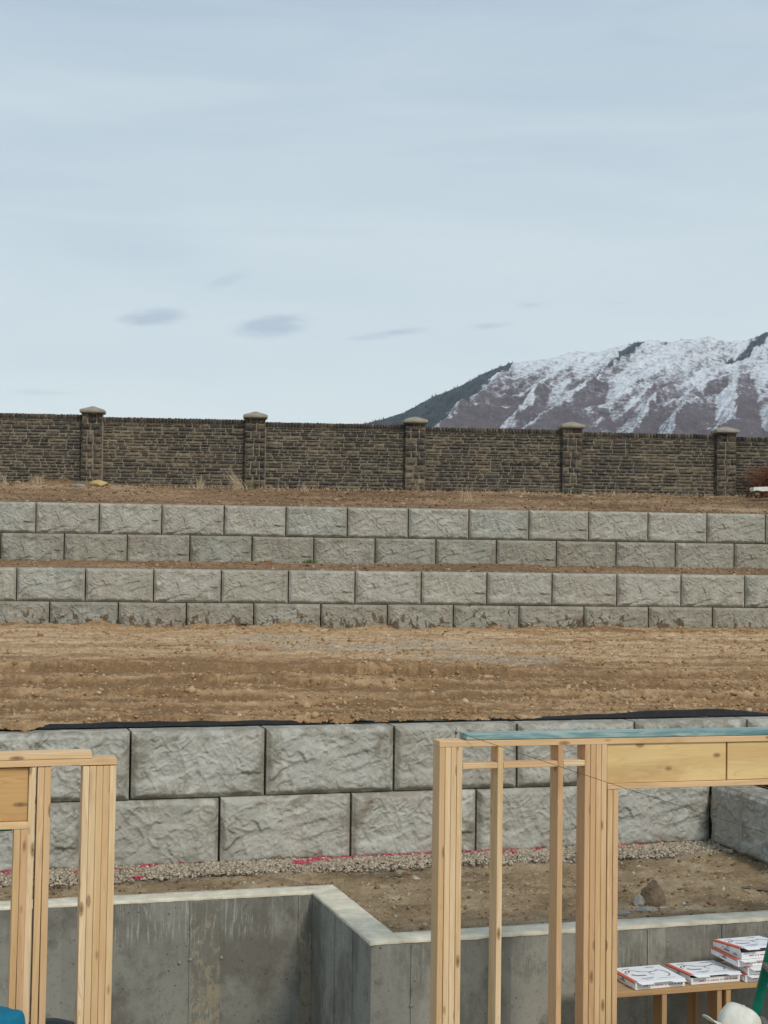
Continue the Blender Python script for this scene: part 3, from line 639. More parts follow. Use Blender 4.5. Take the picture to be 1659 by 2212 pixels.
# trowelled top: one continuous uneven sheet with thickness
def top_sheet():
    pts_f = [(-6.0, jl - .004), (jo - .004, jl - .004), (-0.006, -0.006), (6.4, -0.006)]
    pts_b = [(-6.0, jl + TH + .004), (jo + TH + .004, jl + TH + .004), (TH + .012, TH + .006), (6.4, TH + .006)]
    def res(pts, n_):
        out = []
        for (a, b), m_ in zip(zip(pts, pts[1:]), n_):
            for k in range(m_): out.append((a[0] + (b[0] - a[0]) * k / m_, a[1] + (b[1] - a[1]) * k / m_))
        out.append(pts[-1]); return np.array(out)
    nn_ = (150, 60, 170); f_ = res(pts_f, nn_); b_ = res(pts_b, nn_); n_ = len(f_); rows = []
    for k, q in enumerate((0, 0, 0.03, 0.3, 0.7, 0.97, 1, 1)):
        p = f_ * (1 - q) + b_ * q
        zz = np.full(n_, FZ) + 0.004 * fbm(p[:, 0] * 6, p[:, 1] * 6, 3, 4)
        if k in (0, 7): zz = np.full(n_, FZ - 0.022) + 0.007 * fbm(p[:, 0] * 8, p[:, 1] * 8, 3, 14)
        if k in (1, 6): zz -= 0.006
        jit = 0.004 * fbm(p[:, 0] * 9, p[:, 1] * 9 + k, 3, 15)
        rows.append(np.stack([p[:, 0] + jit, p[:, 1] + jit, zz], -1))
    me = mesh_np('trowelled_top', np.concatenate(rows), grid_faces(n_, 8), True)
    return mobj('trowelled_top', me, M_FTOP, fr)
top_sheet()
def seam(x, y0, along, w_=0.016):
    """slightly raised concrete fin left between two form panels"""
    if along: me = box_mesh('form_seam', x - w_ / 2, x + w_ / 2, y0 - 0.009, y0 + 0.01, 0, FZ - 0.03)
    else: me = box_mesh('form_seam', x - 0.009, x + 0.01, y0 - w_ / 2, y0 + w_ / 2, 0, FZ - 0.03)
    mobj('form_seam', me, M_FOUND, fr)
def tie(x, y, z, mat=M_ROCKG):
    bm = bmesh.new(); bmesh.ops.create_icosphere(bm, subdivisions=2, radius=0.016)
    for v in bm.verts: v.co *= 1 + 0.35 * perlin(v.co.x * 60 + x * 9, v.co.z * 60 + z)
    mobj('form_tie', bm_mesh('form_tie', bm), mat, fr, (x, y, z))
for x in (-2.15, -1.004, -0.758, -0.13): seam(x, jl, True)
for x in (0.30, 0.95, 1.56, 2.13, 2.74): seam(x, 0.0, True, 0.012)
for yy_ in (0.45, 0.95): seam(jo * yy_ / jl + 0.0, yy_, False, 0.009)
for x in (-1.004, -0.758): tie(x, jl - 0.007, 0.80)
mobj('infill_strip', box_mesh('infill_strip', -0.996, -0.766, jl - 0.006, jl + 0.02, 0, FZ - 0.035), M_INFILL, fr)
mobj('infill_strip', box_mesh('infill_strip', -0.122, jo - 0.002, jl - 0.006, jl + 0.02, 0, FZ - 0.035), M_INFILL, fr)
tie(-1.09, jl - 0.004, 0.78)
for x in (0.30, 1.56): tie(x, -0.004, 0.82)

# ------------------------------------------------------------------ framed walls of dimension lumber
def board(name, parent, p0, p1, w_, d_, mat, twist=0.0, bev=0.0025):
    """lumber from p0 to p1 in the parent's axes; local Z runs along it, local X is its width, local Y its depth"""
    p0, p1 = Vector(p0), Vector(p1); L = (p1 - p0).length
    bm = bmesh.new(); bmesh.ops.create_cube(bm, size=1)
    for v in bm.verts: v.co = (v.co.x * w_, v.co.y * d_, (v.co.z + 0.5) * L)
    bmesh.ops.bevel(bm, geom=bm.edges[:], offset=bev, segments=1, affect='EDGES')
    o = mobj(name, bm_mesh(name, bm), mat, parent)
    z = (p1 - p0).normalized()
    if abs(z.z) > 0.7: x = Vector((1, 0, 0))
    else: x = Vector((0, 0, 1))
    y = z.cross(x).normalized(); x = y.cross(z)
    if abs(z.z) <= 0.7: pass
    Mx = Matrix((x, y, z)).transposed().to_4x4(); Mx.translation = p0
    o.matrix_local = Mx @ Matrix.Rotation(twist, 4, 'Z')
    return o
SW, SD, Z0 = 0.0366, 0.14, 0.05
FY = math.radians(15.8)
rf = empty('framed_wall', (0.373, 9.80, 0), FY, 'right framed stud wall with plywood header and blue stained plate on top', 'framed wall')
PB = 2.776
def stud(parent, s, top, nm='stud', yo=0.0, mat=M_WOOD, lean=0.0, bot=0.0, g=random.Random(4)):
    """s is the left edge of the stud along the wall"""
    board(nm, parent, (s + SW / 2 + lean, SD / 2 + yo + g.uniform(-.002, .002), Z0 + bot), (s + SW / 2, SD / 2 + yo, top), SW, SD, mat, g.uniform(-.006, .006))
for k in range(4): stud(rf, 0.0005 + k * 0.0386, PB, lean=(-.004, .001, 0, .003)[k])
stud(rf, 0.394, PB); stud(rf, 0.809, PB)
for k in range(4): stud(rf, 0.9985 + k * 0.0392, PB, lean=(0, .001, .003, .003)[k])
for k in range(2): stud(rf, 1.160 + k * 0.0400, 2.473, 'trimmer_stud', 0.0, lean=(.0, .003)[k])
XE = 4.4
for k in range(2): stud(rf, XE - 0.079 + k * 0.0395, 2.473, 'trimmer_stud')
for k in range(3): stud(rf, XE + 0.002 + k * 0.0395, PB)
def hboard(name, parent, x0, x1, z0, z1, y0, y1, mat, dz=0.0):
    return board(name, parent, (x0, (y0 + y1) / 2, (z0 + z1) / 2), (x1, (y0 + y1) / 2, (z0 + z1) / 2 + dz), z1 - z0, y1 - y0, mat)
hboard('top_plate', rf, -0.002, XE + .12, PB + .001, PB + 0.040, -0.002, 0.140, M_PLATE, -0.02)
hboard('upper_plate', rf, 0.180, XE + .12, PB + 0.042, PB + 0.080, 0.003, 0.142, M_TEAL, -0.02)
hboard('bottom_plate', rf, 0.0, 1.24, 0.008, 0.046, 0.0, 0.14, M_PLATE)
for (a, b) in ((0.1565, 0.393), (0.4325, 0.808), (0.8475, 0.9975)): hboard('blocking', rf, a, b, 2.634, 2.671, 0.002, 0.088, M_WOOD)
hboard('header', rf, 1.158, 2.024, 2.513, PB - 0.003, 0.012, 0.058, M_LVL); hboard('header', rf, 2.036, XE, 2.513, PB - 0.012, 0.012, 0.058, M_LVL)
hboard('header_spacer', rf, 1.158, XE, 2.513, PB - 0.014, 0.060, 0.128, M_HDR)
hboard('header_sill', rf, 1.158, XE, 2.475, 2.512, -0.002, 0.139, M_PLATE, -0.006)

lf = empty('framed_wall', (-1.498, 8.75, 0), FY, 'left framed stud wall with five ply corner post and doubled top plate', 'framed wall')
PL = 2.783
LE = -0.036                                    # the posts lean a little towards the left at the foot
for k in range(5): stud(lf, -0.1885 + k * 0.0378, PL, lean=-0.018 + .001 * k)
for k, s in enumerate((-0.483, -0.436, -0.399)): stud(lf, s, PL, lean=(-.03, -.026, -.016)[k])
for k, s in enumerate((-0.5605, -0.5225)): stud(lf, s, 2.441, 'trimmer_stud', lean=(-.030, -.026)[k])
for k in range(2): stud(lf, -2.20 + k * 0.0385, 2.441, 'trimmer_stud')
for k in range(3): stud(lf, -2.318 + k * 0.0385, PL)
hboard('top_plate', lf, -2.35, 0.0, PL + .001, PL + 0.038, -0.004, 0.138, M_PLATE, 0.004)
hboard('upper_plate', lf, -2.35, -0.139, PL + 0.0405, PL + 0.077, -0.002, 0.139, M_PLATE, 0.003)
hboard('bottom_plate', lf, -0.60, 0.0, 0.008, 0.046, 0.0, 0.14, M_PLATE)
hboard('header', lf, -2.20, -0.485, 2.484, PL - 0.004, 0.020, 0.066, M_HDR); hboard('header', lf, -2.20, -0.485, 2.484, PL - 0.006, 0.069, 0.115, M_HDR)
hboard('header_sill', lf, -2.20, -0.486, 2.443, 2.482, -0.001, 0.139, M_PLATE)
hboard('stained_strip', lf, -2.15, -0.566, 2.424, 2.440, 0.062, 0.134, M_GREEN)

# string line tied to a nail
bm = bmesh.new(); tube(bm, [(0.475, 9.845, 2.835), (0.476, 9.845, 2.872), (0.479, 9.842, 2.892), (0.474, 9.838, 2.904)], [0.0028, 0.0026, 0.0022, 0.0016], 6)
tag(mobj('nail', bm_mesh('nail', bm), M_STEEL), 'bent nail in the end of the blue stained plate', 'nail')
bm = bmesh.new(); a, b = Vector((0.482, 9.834, 2.872)), Vector((2.759, 9.4, 2.21)); pts = []
for k in range(25):
    q = k / 24; p = a.lerp(b, q); p.z -= 0.010 * math.sin(q * math.pi); pts.append(p)
tube(bm, pts, 0.0017, 5)
for k in range(3):   # the loop round the nail
    tube(bm, [(0.477 + 0.007 * math.cos(x_), 9.844 + 0.007 * math.sin(x_), 2.860 + 0.004 * k) for x_ in np.linspace(0, 6.28, 9)], 0.0016, 5)
tag(mobj('string_line', bm_mesh('string_line', bm), M_WIRE), 'thin dark string pulled from the nail down to the right', 'string')

# ------------------------------------------------------------------ makeshift table, pizza boxes
TT = 0.992
tb = empty('makeshift_table', (1.52, 10.66, 0), HY, 'rough lumber table standing against the foundation wall', 'table')
for k in range(3): hboard('top_board', tb, 0.0, 2.4, TT - 0.036, TT + 0.001 * (k % 2), 0.0 + k * 0.143, 0.140 + k * 0.143, M_OLD)
for (x, y) in ((0.118, 0.004), (0.50, 0.004), (0.93, 0.01), (1.00, 0.01), (1.9, 0.004), (0.10, 0.27), (0.9, 0.27), (1.9, 0.27)):
    board('leg', tb, (x, y + 0.07, 0), (x, y + 0.07, TT - 0.037), 0.038, 0.14, M_OLD)
hboard('rail', tb, 0.14, 2.3, TT - 0.125, TT - 0.038, 0.412, 0.426, M_OLD)

def flat_mat(name, c, rough=0.55):
    return mat_noise(name, tuple(a * 0.94 for a in c), c, 30, rough, 0.05, 0.001)
M_CARD = flat_mat('white_card', (0.80, 0.80, 0.80)); M_ORANGE = flat_mat('orange_print', (0.66, 0.125, 0.05)); M_GREYP = flat_mat('grey_print', (0.20, 0.20, 0.21)); M_REDP = flat_mat('dull_red_print', (0.36, 0.09, 0.07)); M_KRAFT = flat_mat('inner_card', (0.30, 0.25, 0.20), 0.9)
def prism(outline, z0, z1):
    n_ = len(outline); v = [(x, y, z0) for x, y in outline] + [(x, y, z1) for x, y in outline]
    f = [tuple(range(n_))[::-1], tuple(range(n_, 2 * n_))] + [(i, (i + 1) % n_, n_ + (i + 1) % n_, n_ + i) for i in range(n_)]
    return v, f
def merge(parts):
    V, Fc = [], []
    for v, f in parts:
        o = len(V); V += v; Fc += [tuple(i + o for i in q) for q in f]
    return V, Fc
def boxvf(x0, x1, y0, y1, z0, z1): return prism([(x0, y0), (x1, y0), (x1, y1), (x0, y1)], z0, z1)
S_, HB, TK = 0.385, 0.046, 0.0025
def ribbon(pts, w_, z):
    """flat printed stroke"""
    pts = [Vector((p[0], p[1], 0)) for p in pts]; L, Rr = [], []
    for i, p in enumerate(pts):
        d = (pts[min(i + 1, len(pts) - 1)] - pts[max(i - 1, 0)]).normalized(); n_ = Vector((-d.y, d.x, 0)) * w_ / 2
        L.append((*(p + n_).xy, z)); Rr.append((*(p - n_).xy, z))
    n = len(pts); return L + Rr, [(n + i, n + i + 1, i + 1, i) for i in range(n - 1)]
def pizza_box(loc, yaw, open_ang, label, lid=True, printed=True, dz=0.0):
    r = empty('pizza_box', loc, yaw, label, 'pizza box', 'pizza boxes on the table')
    v, f = merge([boxvf(0, S_, 0, S_, 0, TK), boxvf(0, S_, 0, TK, TK, HB), boxvf(0, S_, S_ - TK, S_, TK, HB), boxvf(0, TK, TK, S_ - TK, TK, HB), boxvf(S_ - TK, S_, TK, S_ - TK, TK, HB)])
    tray = mobj('tray', mesh_py('tray', v, f), M_CARD, r)
    # illegible red lettering on the front, small marks on the side
    g_ = random.Random(3); parts = []; x = 0.06
    while x < S_ - 0.03:
        w_ = g_.uniform(0.007, 0.013); parts.append(([(x, -.0008, .018), (x + w_, -.0008, .018), (x + w_, -.0008, .026 + g_.uniform(-.002, .002)), (x, -.0008, .026)], [(0, 1, 2, 3)])); x += w_ + g_.choice((0.003, 0.003, 0.003, 0.012))
    v, f = merge(parts); tag(mobj('lettering', mesh_py('lettering', v, f), M_REDP, tray), kind='stuff')
    parts = []
    for y_, w_, z_, h_ in ((0.06, .05, .012, .010), (0.07, .035, .028, .006), (0.16, .07, .014, .012), (0.17, .05, .032, .004), (0.30, .035, .012, .022)):
        parts.append(([(-.0008, y_, z_), (-.0008, y_ + w_, z_), (-.0008, y_ + w_, z_ + h_), (-.0008, y_, z_ + h_)], [(0, 3, 2, 1)]))
    v, f = merge(parts); tag(mobj('side_print', mesh_py('side_print', v, f), M_GREYP, tray), kind='stuff')
    if not lid: return r
    # lid hinged along the back: top, hanging left flap with finger notch, loose front flap with notch
    out = [(-.004, -.004), (-.004, S_), (S_ + .004, S_), (S_ + .004, -.004)]
    v, f = merge([prism(out[::-1], 0, TK)])
    lv = [(p[0], p[1] - S_, p[2]) for p in v]
    lidm = mobj('lid', mesh_py('lid', lv, f), M_CARD, r, (0, S_, HB + 0.001 + dz), (-open_ang, 0, 0))
    fl = [(0.010, 0), (0.028, -.040), (0.125, -.042), (0.125, -.022), (0.262, -.020), (0.285, -.040), (0.378, -.042), (0.380, 0)]
    v, f = prism(fl, 0, TK); o = mobj('front_flap', mesh_py('front_flap', v, f), M_CARD, lidm, (0, -S_ - .004, 0.0), (0.22 + open_ang * .5, 0, 0))
    # left flap profile hanging down
    pf = [(-S_ + .02, 0), (-S_ + .008, -.040), (-S_ * .70, -.042), (-S_ * .66, -.018), (-S_ * .36, -.018), (-S_ * .32, -.042), (-.03, -.042), (-.01, 0)]
    n_ = len(pf); v = [(-.006, a, b) for a, b in pf] + [(-.006 + TK, a, b) for a, b in pf]
    f = [tuple(range(n_)), tuple(range(n_, 2 * n_))[::-1]] + [(i, n_ + i, n_ + (i + 1) % n_, (i + 1) % n_) for i in range(n_)]
    o = mobj('side_flap', mesh_py('side_flap', v, f), M_CARD, lidm); 
    zz = TK + 0.0012
    stripe = mesh_py('orange_stripe', *merge([boxvf(-.0045, 0.020, -S_ - .002, -0.002, TK, zz), boxvf(-.0075, -.0062, -S_ + .02, -.01, -.009, zz - .002)]))
    mobj('orange_stripe', stripe, M_ORANGE, lidm)
    half_disc = mesh_py('thumb_notch', [(-.0085, -.21 + .014 * math.cos(a_), -.006 - .012 * math.sin(a_)) for a_ in np.linspace(0, math.pi, 9)], [tuple(range(9))])
    mobj('thumb_notch', half_disc, M_GREYP, lidm)
    if printed:   # loose line drawing and lettering, abstracted
        arcs = [ribbon([(0.10 + .06 * math.cos(a_), -.17 + .07 * math.sin(a_)) for a_ in np.linspace(0.3, 3.4, 14)], .010, zz), ribbon([(0.14 + q * .16, -.13 - .03 * math.sin(q * 3)) for q in np.linspace(0, 1, 12)], .009, zz),
                ribbon([(0.29 + .055 * math.cos(a_), -.21 + .085 * math.sin(a_)) for a_ in np.linspace(-1.4, 1.6, 14)], .010, zz), ribbon([(0.23 + .02 * math.cos(a_), -.20 + .035 * math.sin(a_)) for a_ in np.linspace(1, 4.6, 10)], .007, zz),
                ribbon([(0.08, -.32), (0.19, -.30)], .010, zz), ribbon([(0.10, -.345), (0.16, -.335)], .006, zz), ribbon([(0.20, -.335), (0.34, -.33)], .004, zz), ribbon([(0.05, -.07), (0.12, -.05)], .012, zz), ribbon([(0.25, -.05), (0.32, -.05)], .012, zz)]
        mobj('drawing', mesh_py('drawing', *merge(arcs)), M_GREYP, lidm)
        mobj('red_patch', mesh_py('red_patch', *merge([ribbon([(0.065, -.20), (0.09, -.235), (0.16, -.24)], .022, zz + .0002), ribbon([(0.07, -.15), (0.085, -.115), (0.11, -.10)], .010, zz + .0002)])), M_REDP, lidm)
    return r
pizza_box((1.787, 10.757, TT + .003), math.radians(18), 0.012, 'closed pizza box at the left end of the table, beside the stud post')
pizza_box((2.205, 10.905, TT + .003), math.radians(17), 0.05, 'pizza box with slightly raised lid, second from the stud post')
pizza_box((2.605, 10.985, TT + .003), math.radians(17), 0.0, 'lowest pizza box of the stack of four', True, False)
pizza_box((2.622, 10.99, TT + .055), math.radians(12), 0.0, 'second pizza box from the bottom of the stack of four', True, False)
pizza_box((2.555, 11.00, TT + .107), math.radians(17), 0.0, 'third pizza box from the bottom of the stack of four', True, False)
pizza_box((2.582, 11.005, TT + .159), math.radians(19), 0.085, 'half open pizza box on top of the stack of four')

# ------------------------------------------------------------------ green stepladder
ld = empty('stepladder', (2.2, 8.8, 0), 0.0, 'green fibreglass stepladder at the right edge of the photo', 'ladder')
def rail(nm, p0, p1, w_, d_, mat): return board(nm, ld, p0, p1, w_, d_, mat, 0.0, 0.003)
ap = Vector((0.178, 0.02, 2.28))
for y_ in (0.0, -0.50):
    yt = -0.04 + y_ * 0.72
    rail('front_rail', (-0.393, y_, 0.0), (ap.x - .04, yt, ap.z), 0.052, 0.03, M_GREEN)
    rail('rear_rail', (0.78, y_, 0.0), (ap.x + .06, yt, ap.z - .02), 0.045, 0.028, M_GREEN)
for k in range(1, 7):
    z_ = 0.20 + .305 * (k - 1) + .0; q = z_ / ap.z; x = -0.393 + (ap.x - .04 + .393) * q
    mobj('step', box_mesh('step', x - .04, x + .045, -0.482 + .09 * q, -0.018 - .04 * q, z_ - .03, z_ - .005, .002), M_STEEL, ld)
mobj('top_cap', box_mesh('top_cap', ap.x - .10, ap.x + .12, -0.42, -0.01, ap.z - .012, ap.z + .04, .006), M_GREEN, ld)
for k in range(2): mobj('bolt', box_mesh('bolt', -.006, .006, -.022, -.013, -.006, .006, .002), M_BLACKP, ld, (-0.393 + .53 * (0.62 + .2 * k), 0.045, 2.28 * (0.62 + .2 * k)))

# ------------------------------------------------------------------ people at the bottom edge
def skin_mesh(name, nodes, edges, parent, mat, root=0, sub=2):
    me = bpy.data.meshes.new(name); me.from_pydata([n_[0] for n_ in nodes], edges, []); o = mobj(name, me, mat, parent)
    sk = o.modifiers.new('skin', 'SKIN'); sk.use_smooth_shade = True
    for i, n_ in enumerate(nodes):
        rd = n_[1]; me.skin_vertices[0].data[i].radius = rd if isinstance(rd, tuple) else (rd, rd)
        me.skin_vertices[0].data[i].use_root = (i == root)
    s_ = o.modifiers.new('sub', 'SUBSURF'); s_.levels = sub; s_.render_levels = sub
    return o
M_SKIN = mat_noise('skin', (0.50, 0.29, 0.20), (0.60, 0.37, 0.27), 20, 0.5)
M_HAIR = mat_noise('brown_hair', (0.035, 0.02, 0.012), (0.09, 0.055, 0.032), 40, 0.6, 0.5, 0.01, 5, 'Object', (1, 1, .3))
M_TEALS = mat_noise('teal_shirt', (0.005, 0.125, 0.21), (0.010, 0.165, 0.27), 60, 0.9, 0.4, 0.003)
M_GREYS = mat_noise('grey_sweatshirt', (0.16, 0.16, 0.17), (0.21, 0.21, 0.22), 50, 0.9)
M_JEAN = mat_noise('work_trousers', (0.07, 0.08, 0.11), (0.11, 0.12, 0.15), 50, 0.9)
M_BOOT = mat_noise('boots', (0.09, 0.05, 0.03), (0.13, 0.08, 0.05), 20, 0.7)
M_WHITEC = mat_noise('soiled_white_cloth', (0.50, 0.47, 0.38), (0.74, 0.72, 0.65), 11, 0.9, 0.4, 0.005, 6)
def person(loc, yaw, H, shirt, label, head_tilt=0.0, hair=True):
    """figure standing, facing local -Y, arms hanging slightly bent in front"""
    k = H / 1.80
    r = empty('person', loc, yaw, label, 'person')
    V3 = lambda x, y, z: (x * k, y * k, z * k)
    hx, hy = 0.0, -0.03 - 0.08 * head_tilt
    N = [(V3(0, 0.01, 0.98), (.155 * k, .11 * k)), (V3(0, 0, 1.15), (.14 * k, .10 * k)), (V3(0, 0.01, 1.36), (.165 * k, .105 * k)), (V3(0, 0.015, 1.47), (.09 * k, .075 * k)), (V3(0, 0.0, 1.54), .058 * k), (V3(hx, hy, 1.60), .07 * k), (V3(hx, hy - .01, 1.70), (.085 * k, .098 * k)), (V3(hx, hy, 1.765), .06 * k)]
    E = [(0, 1), (1, 2), (2, 3), (3, 4), (4, 5), (5, 6), (6, 7)]
    for s in (-1, 1):
        b = len(N); N += [(V3(s * .185, .01, 1.43), .062 * k), (V3(s * .235, .03, 1.15), .045 * k), (V3(s * .22, -.12, .95), .034 * k), (V3(s * .20, -.19, .90), (.042 * k, .022 * k)), (V3(s * .19, -.25, .86), (.036 * k, .018 * k))]
        E += [(2, b), (b, b + 1), (b + 1, b + 2), (b + 2, b + 3), (b + 3, b + 4)]
        for q, (dx, L_) in enumerate(((-.028, .055), (-.010, .07), (.010, .066), (.028, .05))):
            c = len(N); N += [(V3(s * .19 + dx, -.275, .845), .009 * k), (V3(s * .19 + dx, -.275 - L_ * .5, .82), .0085 * k), (V3(s * .19 + dx, -.275 - L_ * .6, .785), .007 * k)]; E += [(b + 4, c), (c, c + 1), (c + 1, c + 2)]
        c = len(N); N += [(V3(s * .15, -.225, .87), .011 * k), (V3(s * .135, -.265, .85), .009 * k)]; E += [(b + 3, c), (c, c + 1)]
        b = len(N); N += [(V3(s * .095, .01, .88), .095 * k), (V3(s * .105, -.01, .50), .062 * k), (V3(s * .11, .02, .10), .042 * k), (V3(s * .115, -.10, .04), (.045 * k, .035 * k))]; E += [(0, b), (b, b + 1), (b + 1, b + 2), (b + 2, b + 3)]
    body = skin_mesh('body', N, E, r, M_SKIN)
    # face details carried by the head
    for s in (-1, 1):
        bm = bmesh.new(); bmesh.ops.create_uvsphere(bm, u_segments=10, v_segments=8, radius=.012 * k); mobj('eye', bm_mesh('eye', bm, True), M_BLACKP, body, V3(hx + s * .032, hy - .095, 1.69))
        bm = bmesh.new(); bmesh.ops.create_uvsphere(bm, u_segments=10, v_segments=8, radius=.03 * k); mobj('ear', bm_mesh('ear', bm, True), M_SKIN, body, V3(hx + s * .086, hy + .005, 1.68), None, (.35, .7, 1.1))
    bm = bmesh.new(); bmesh.ops.create_cone(bm, segments=8, radius1=.02 * k, radius2=.006 * k, depth=.045 * k); mobj('nose', bm_mesh('nose', bm, True), M_SKIN, body, V3(hx, hy - .108, 1.668), (0.35, 0, 0))
    bm = bmesh.new(); bmesh.ops.create_uvsphere(bm, u_segments=10, v_segments=6, radius=.022 * k); mobj('mouth', bm_mesh('mouth', bm, True), M_REDP, body, V3(hx, hy - .088, 1.632), None, (1, .4, .25))
    # clothing
    SN = [(V3(0, 0.01, .93), (.18 * k, .135 * k)), (V3(0, 0, 1.15), (.165 * k, .125 * k)), (V3(0, 0.01, 1.37), (.182 * k, .122 * k)), (V3(0, 0.015, 1.475), (.10 * k, .09 * k))]; SE = [(0, 1), (1, 2), (2, 3)]
    for s in (-1, 1):
        b = len(SN); SN += [(V3(s * .205, .012, 1.435), .084 * k), (V3(s * .242, .03, 1.15), .062 * k), (V3(s * .225, -.10, .975), .048 * k)]; SE += [(2, b), (b, b + 1), (b + 1, b + 2)]
    skin_mesh('shirt', SN, SE, r, shirt)
    TN = [(V3(0, .01, .96), (.165 * k, .12 * k))]; TE = []
    for s in (-1, 1):
        b = len(TN); TN += [(V3(s * .098, .01, .86), .108 * k), (V3(s * .107, -.01, .50), .08 * k), (V3(s * .11, .02, .11), .062 * k)]; TE += [(0, b), (b, b + 1), (b + 1, b + 2)]
        skin_mesh('boot', [(V3(s * .11, .03, .12), .055 * k), (V3(s * .112, .02, .05), (.055 * k, .048 * k)), (V3(s * .117, -.15, .035), (.048 * k, .034 * k))], [(0, 1), (1, 2)], r, M_BOOT, 0, 1)
    skin_mesh('trousers', TN, TE, r, M_JEAN)
    if hair:
        bm = bmesh.new(); bmesh.ops.create_icosphere(bm, subdivisions=4, radius=1.0)
        for v in list(bm.verts):
            x_, y_, z_ = v.co; n_ = perlin(x_ * 7, z_ * 4 + y_ * 5) + .5 * perlin(x_ * 17, z_ * 8 + y_ * 15)
            v.co = Vector((x_ * .100, y_ * .118 + .012, z_ * .122)) * (1 + .09 * float(n_))
        bmesh.ops.delete(bm, geom=[v for v in bm.verts if (v.co.y < -.055 and v.co.z < .045) or v.co.z < -.115], context='VERTS')
        o = mobj('hair', bm_mesh('hair', bm, True), M_HAIR, r, V3(hx, hy + .002, 1.705), None, (k, k, k))
        o.modifiers.new('thick', 'SOLIDIFY').thickness = 0.012
    return r, (hx, hy, k)
# worker in teal shirt, bottom left: only a shoulder reaches the picture
p1, (hx, hy, k1) = person((-2.125, 8.20, 0), math.radians(168), 1.90, M_TEALS, 'person in a teal shirt with white collar at the bottom left corner')
bm = bmesh.new()
for k in range(20):
    a_ = 2 * math.pi * k / 20
ring = []
for zz, rx in ((1.455, .105), (1.49, .098), (1.535, .086), (1.575, .084), (1.57, .076), (1.53, .076)):
    ring.append([bm.verts.new((rx * 1.05 * math.cos(2 * math.pi * q / 24) * k1, (rx * math.sin(2 * math.pi * q / 24) + .01) * k1, (zz + .012 * math.sin(2 * math.pi * q / 24)) * k1)) for q in range(24)])
for A_, B_ in zip(ring, ring[1:]):
    for q in range(24): bm.faces.new((A_[q], A_[(q + 1) % 24], B_[(q + 1) % 24], B_[q]))
mobj('collar', bm_mesh('collar', bm, True), M_CARD, p1)
# worker with a white cap, bottom right, facing left
p2, (hx, hy, k2) = person((1.80, 7.42, 0), math.radians(-68), 1.80, M_GREYS, 'person in a soiled white cap at the bottom right, facing left', 0.5)
def cap_mesh():
    nu_, nv_ = 40, 16; V = []
    for j in range(nv_ + 1):
        ph = j / nv_ * math.pi / 2
        for i in range(nu_):
            a_ = 2 * math.pi * i / nu_; cx, sy = math.cos(a_), math.sin(a_)
            front = max(0, -sy)
            rz = math.sin(ph) ** 0.82; rr_ = math.cos(ph) ** (0.62 + 0.1 * front)
            x_ = .094 * cx * rr_; y_ = .116 * sy * rr_ - 0.022 * rz; z_ = .122 * rz + .012 * front * math.sin(ph * 2)
            n_ = float(fbm(np.array(x_ * 22), np.array(y_ * 22 + z_ * 12), 3, 3)) * .007
            V.append((x_ * (1 + n_ * 8), y_ * (1 + n_ * 8), z_ + n_ * .6))
    Fc = [(j * nu_ + i, j * nu_ + (i + 1) % nu_, (j + 1) * nu_ + (i + 1) % nu_, (j + 1) * nu_ + i) for j in range(nv_) for i in range(nu_)]
    return mesh_py('cap', V, Fc, True)
cpo = mobj('cap', cap_mesh(), M_WHITEC, p2, (hx * k2, (hy - .012) * k2, 1.735 * k2 + .008), (-0.34, 0.05, 0)); cpo.modifiers.new('thick', 'SOLIDIFY').thickness = 0.003
V = []; nu_, nv_ = 17, 8
for j in range(nv_):
    q = j / (nv_ - 1)
    for i in range(nu_):
        a_ = math.pi + math.pi * (0.12 + 0.76 * i / (nu_ - 1)); bx, by = .094 * math.cos(a_), .116 * math.sin(a_)
        ex = .082 * math.cos(a_) * 1.0; ey = -.116 - .085 * abs(math.sin(a_)) ** 0.45
        x_ = bx * (1 - q) + ex * q; y_ = by * (1 - q) + min(by, ey) * q
        V.append((x_, y_, 0.012 - 6.0 * x_ * x_ * .45 - .004 * q + .018 * q * q))
bme = mesh_np('brim', V, grid_faces(nu_, nv_), True)
bo = mobj('brim', bme, M_WHITEC, cpo); bo.modifiers.new('thick', 'SOLIDIFY').thickness = 0.005
bm = bmesh.new(); bmesh.ops.create_uvsphere(bm, u_segments=10, v_segments=6, radius=.007); mobj('button', bm_mesh('button', bm, True), M_WHITEC, cpo, (0, -.022, .124), None, (1, 1, .5))

# dark lidded bin behind the left studs
bn = empty('bin', (-1.975, 9.35, 0), 0.0, 'dark rounded bin behind the left stud post, just showing', 'bin')
def lathe(prof, seg=28):
    V = [(r_ * math.cos(2 * math.pi * i / seg), r_ * math.sin(2 * math.pi * i / seg), z_) for r_, z_ in prof for i in range(seg)]
    return V, [(j * seg + i, j * seg + (i + 1) % seg, (j + 1) * seg + (i + 1) % seg, (j + 1) * seg + i) for j in range(len(prof) - 1) for i in range(seg)]
mobj('body', mesh_py('body', *lathe([(0.001, 0), (.20, 0), (.21, .02), (.235, .9), (.25, .91), (.25, .95), (.235, .95)]), True), M_BLACKP, bn)
mobj('lid', mesh_py('lid', *lathe([(.262, .945), (.262, .975), (.24, 1.04), (.17, 1.12), (.08, 1.155), (.001, 1.162)]), True), M_BLACKP, bn)

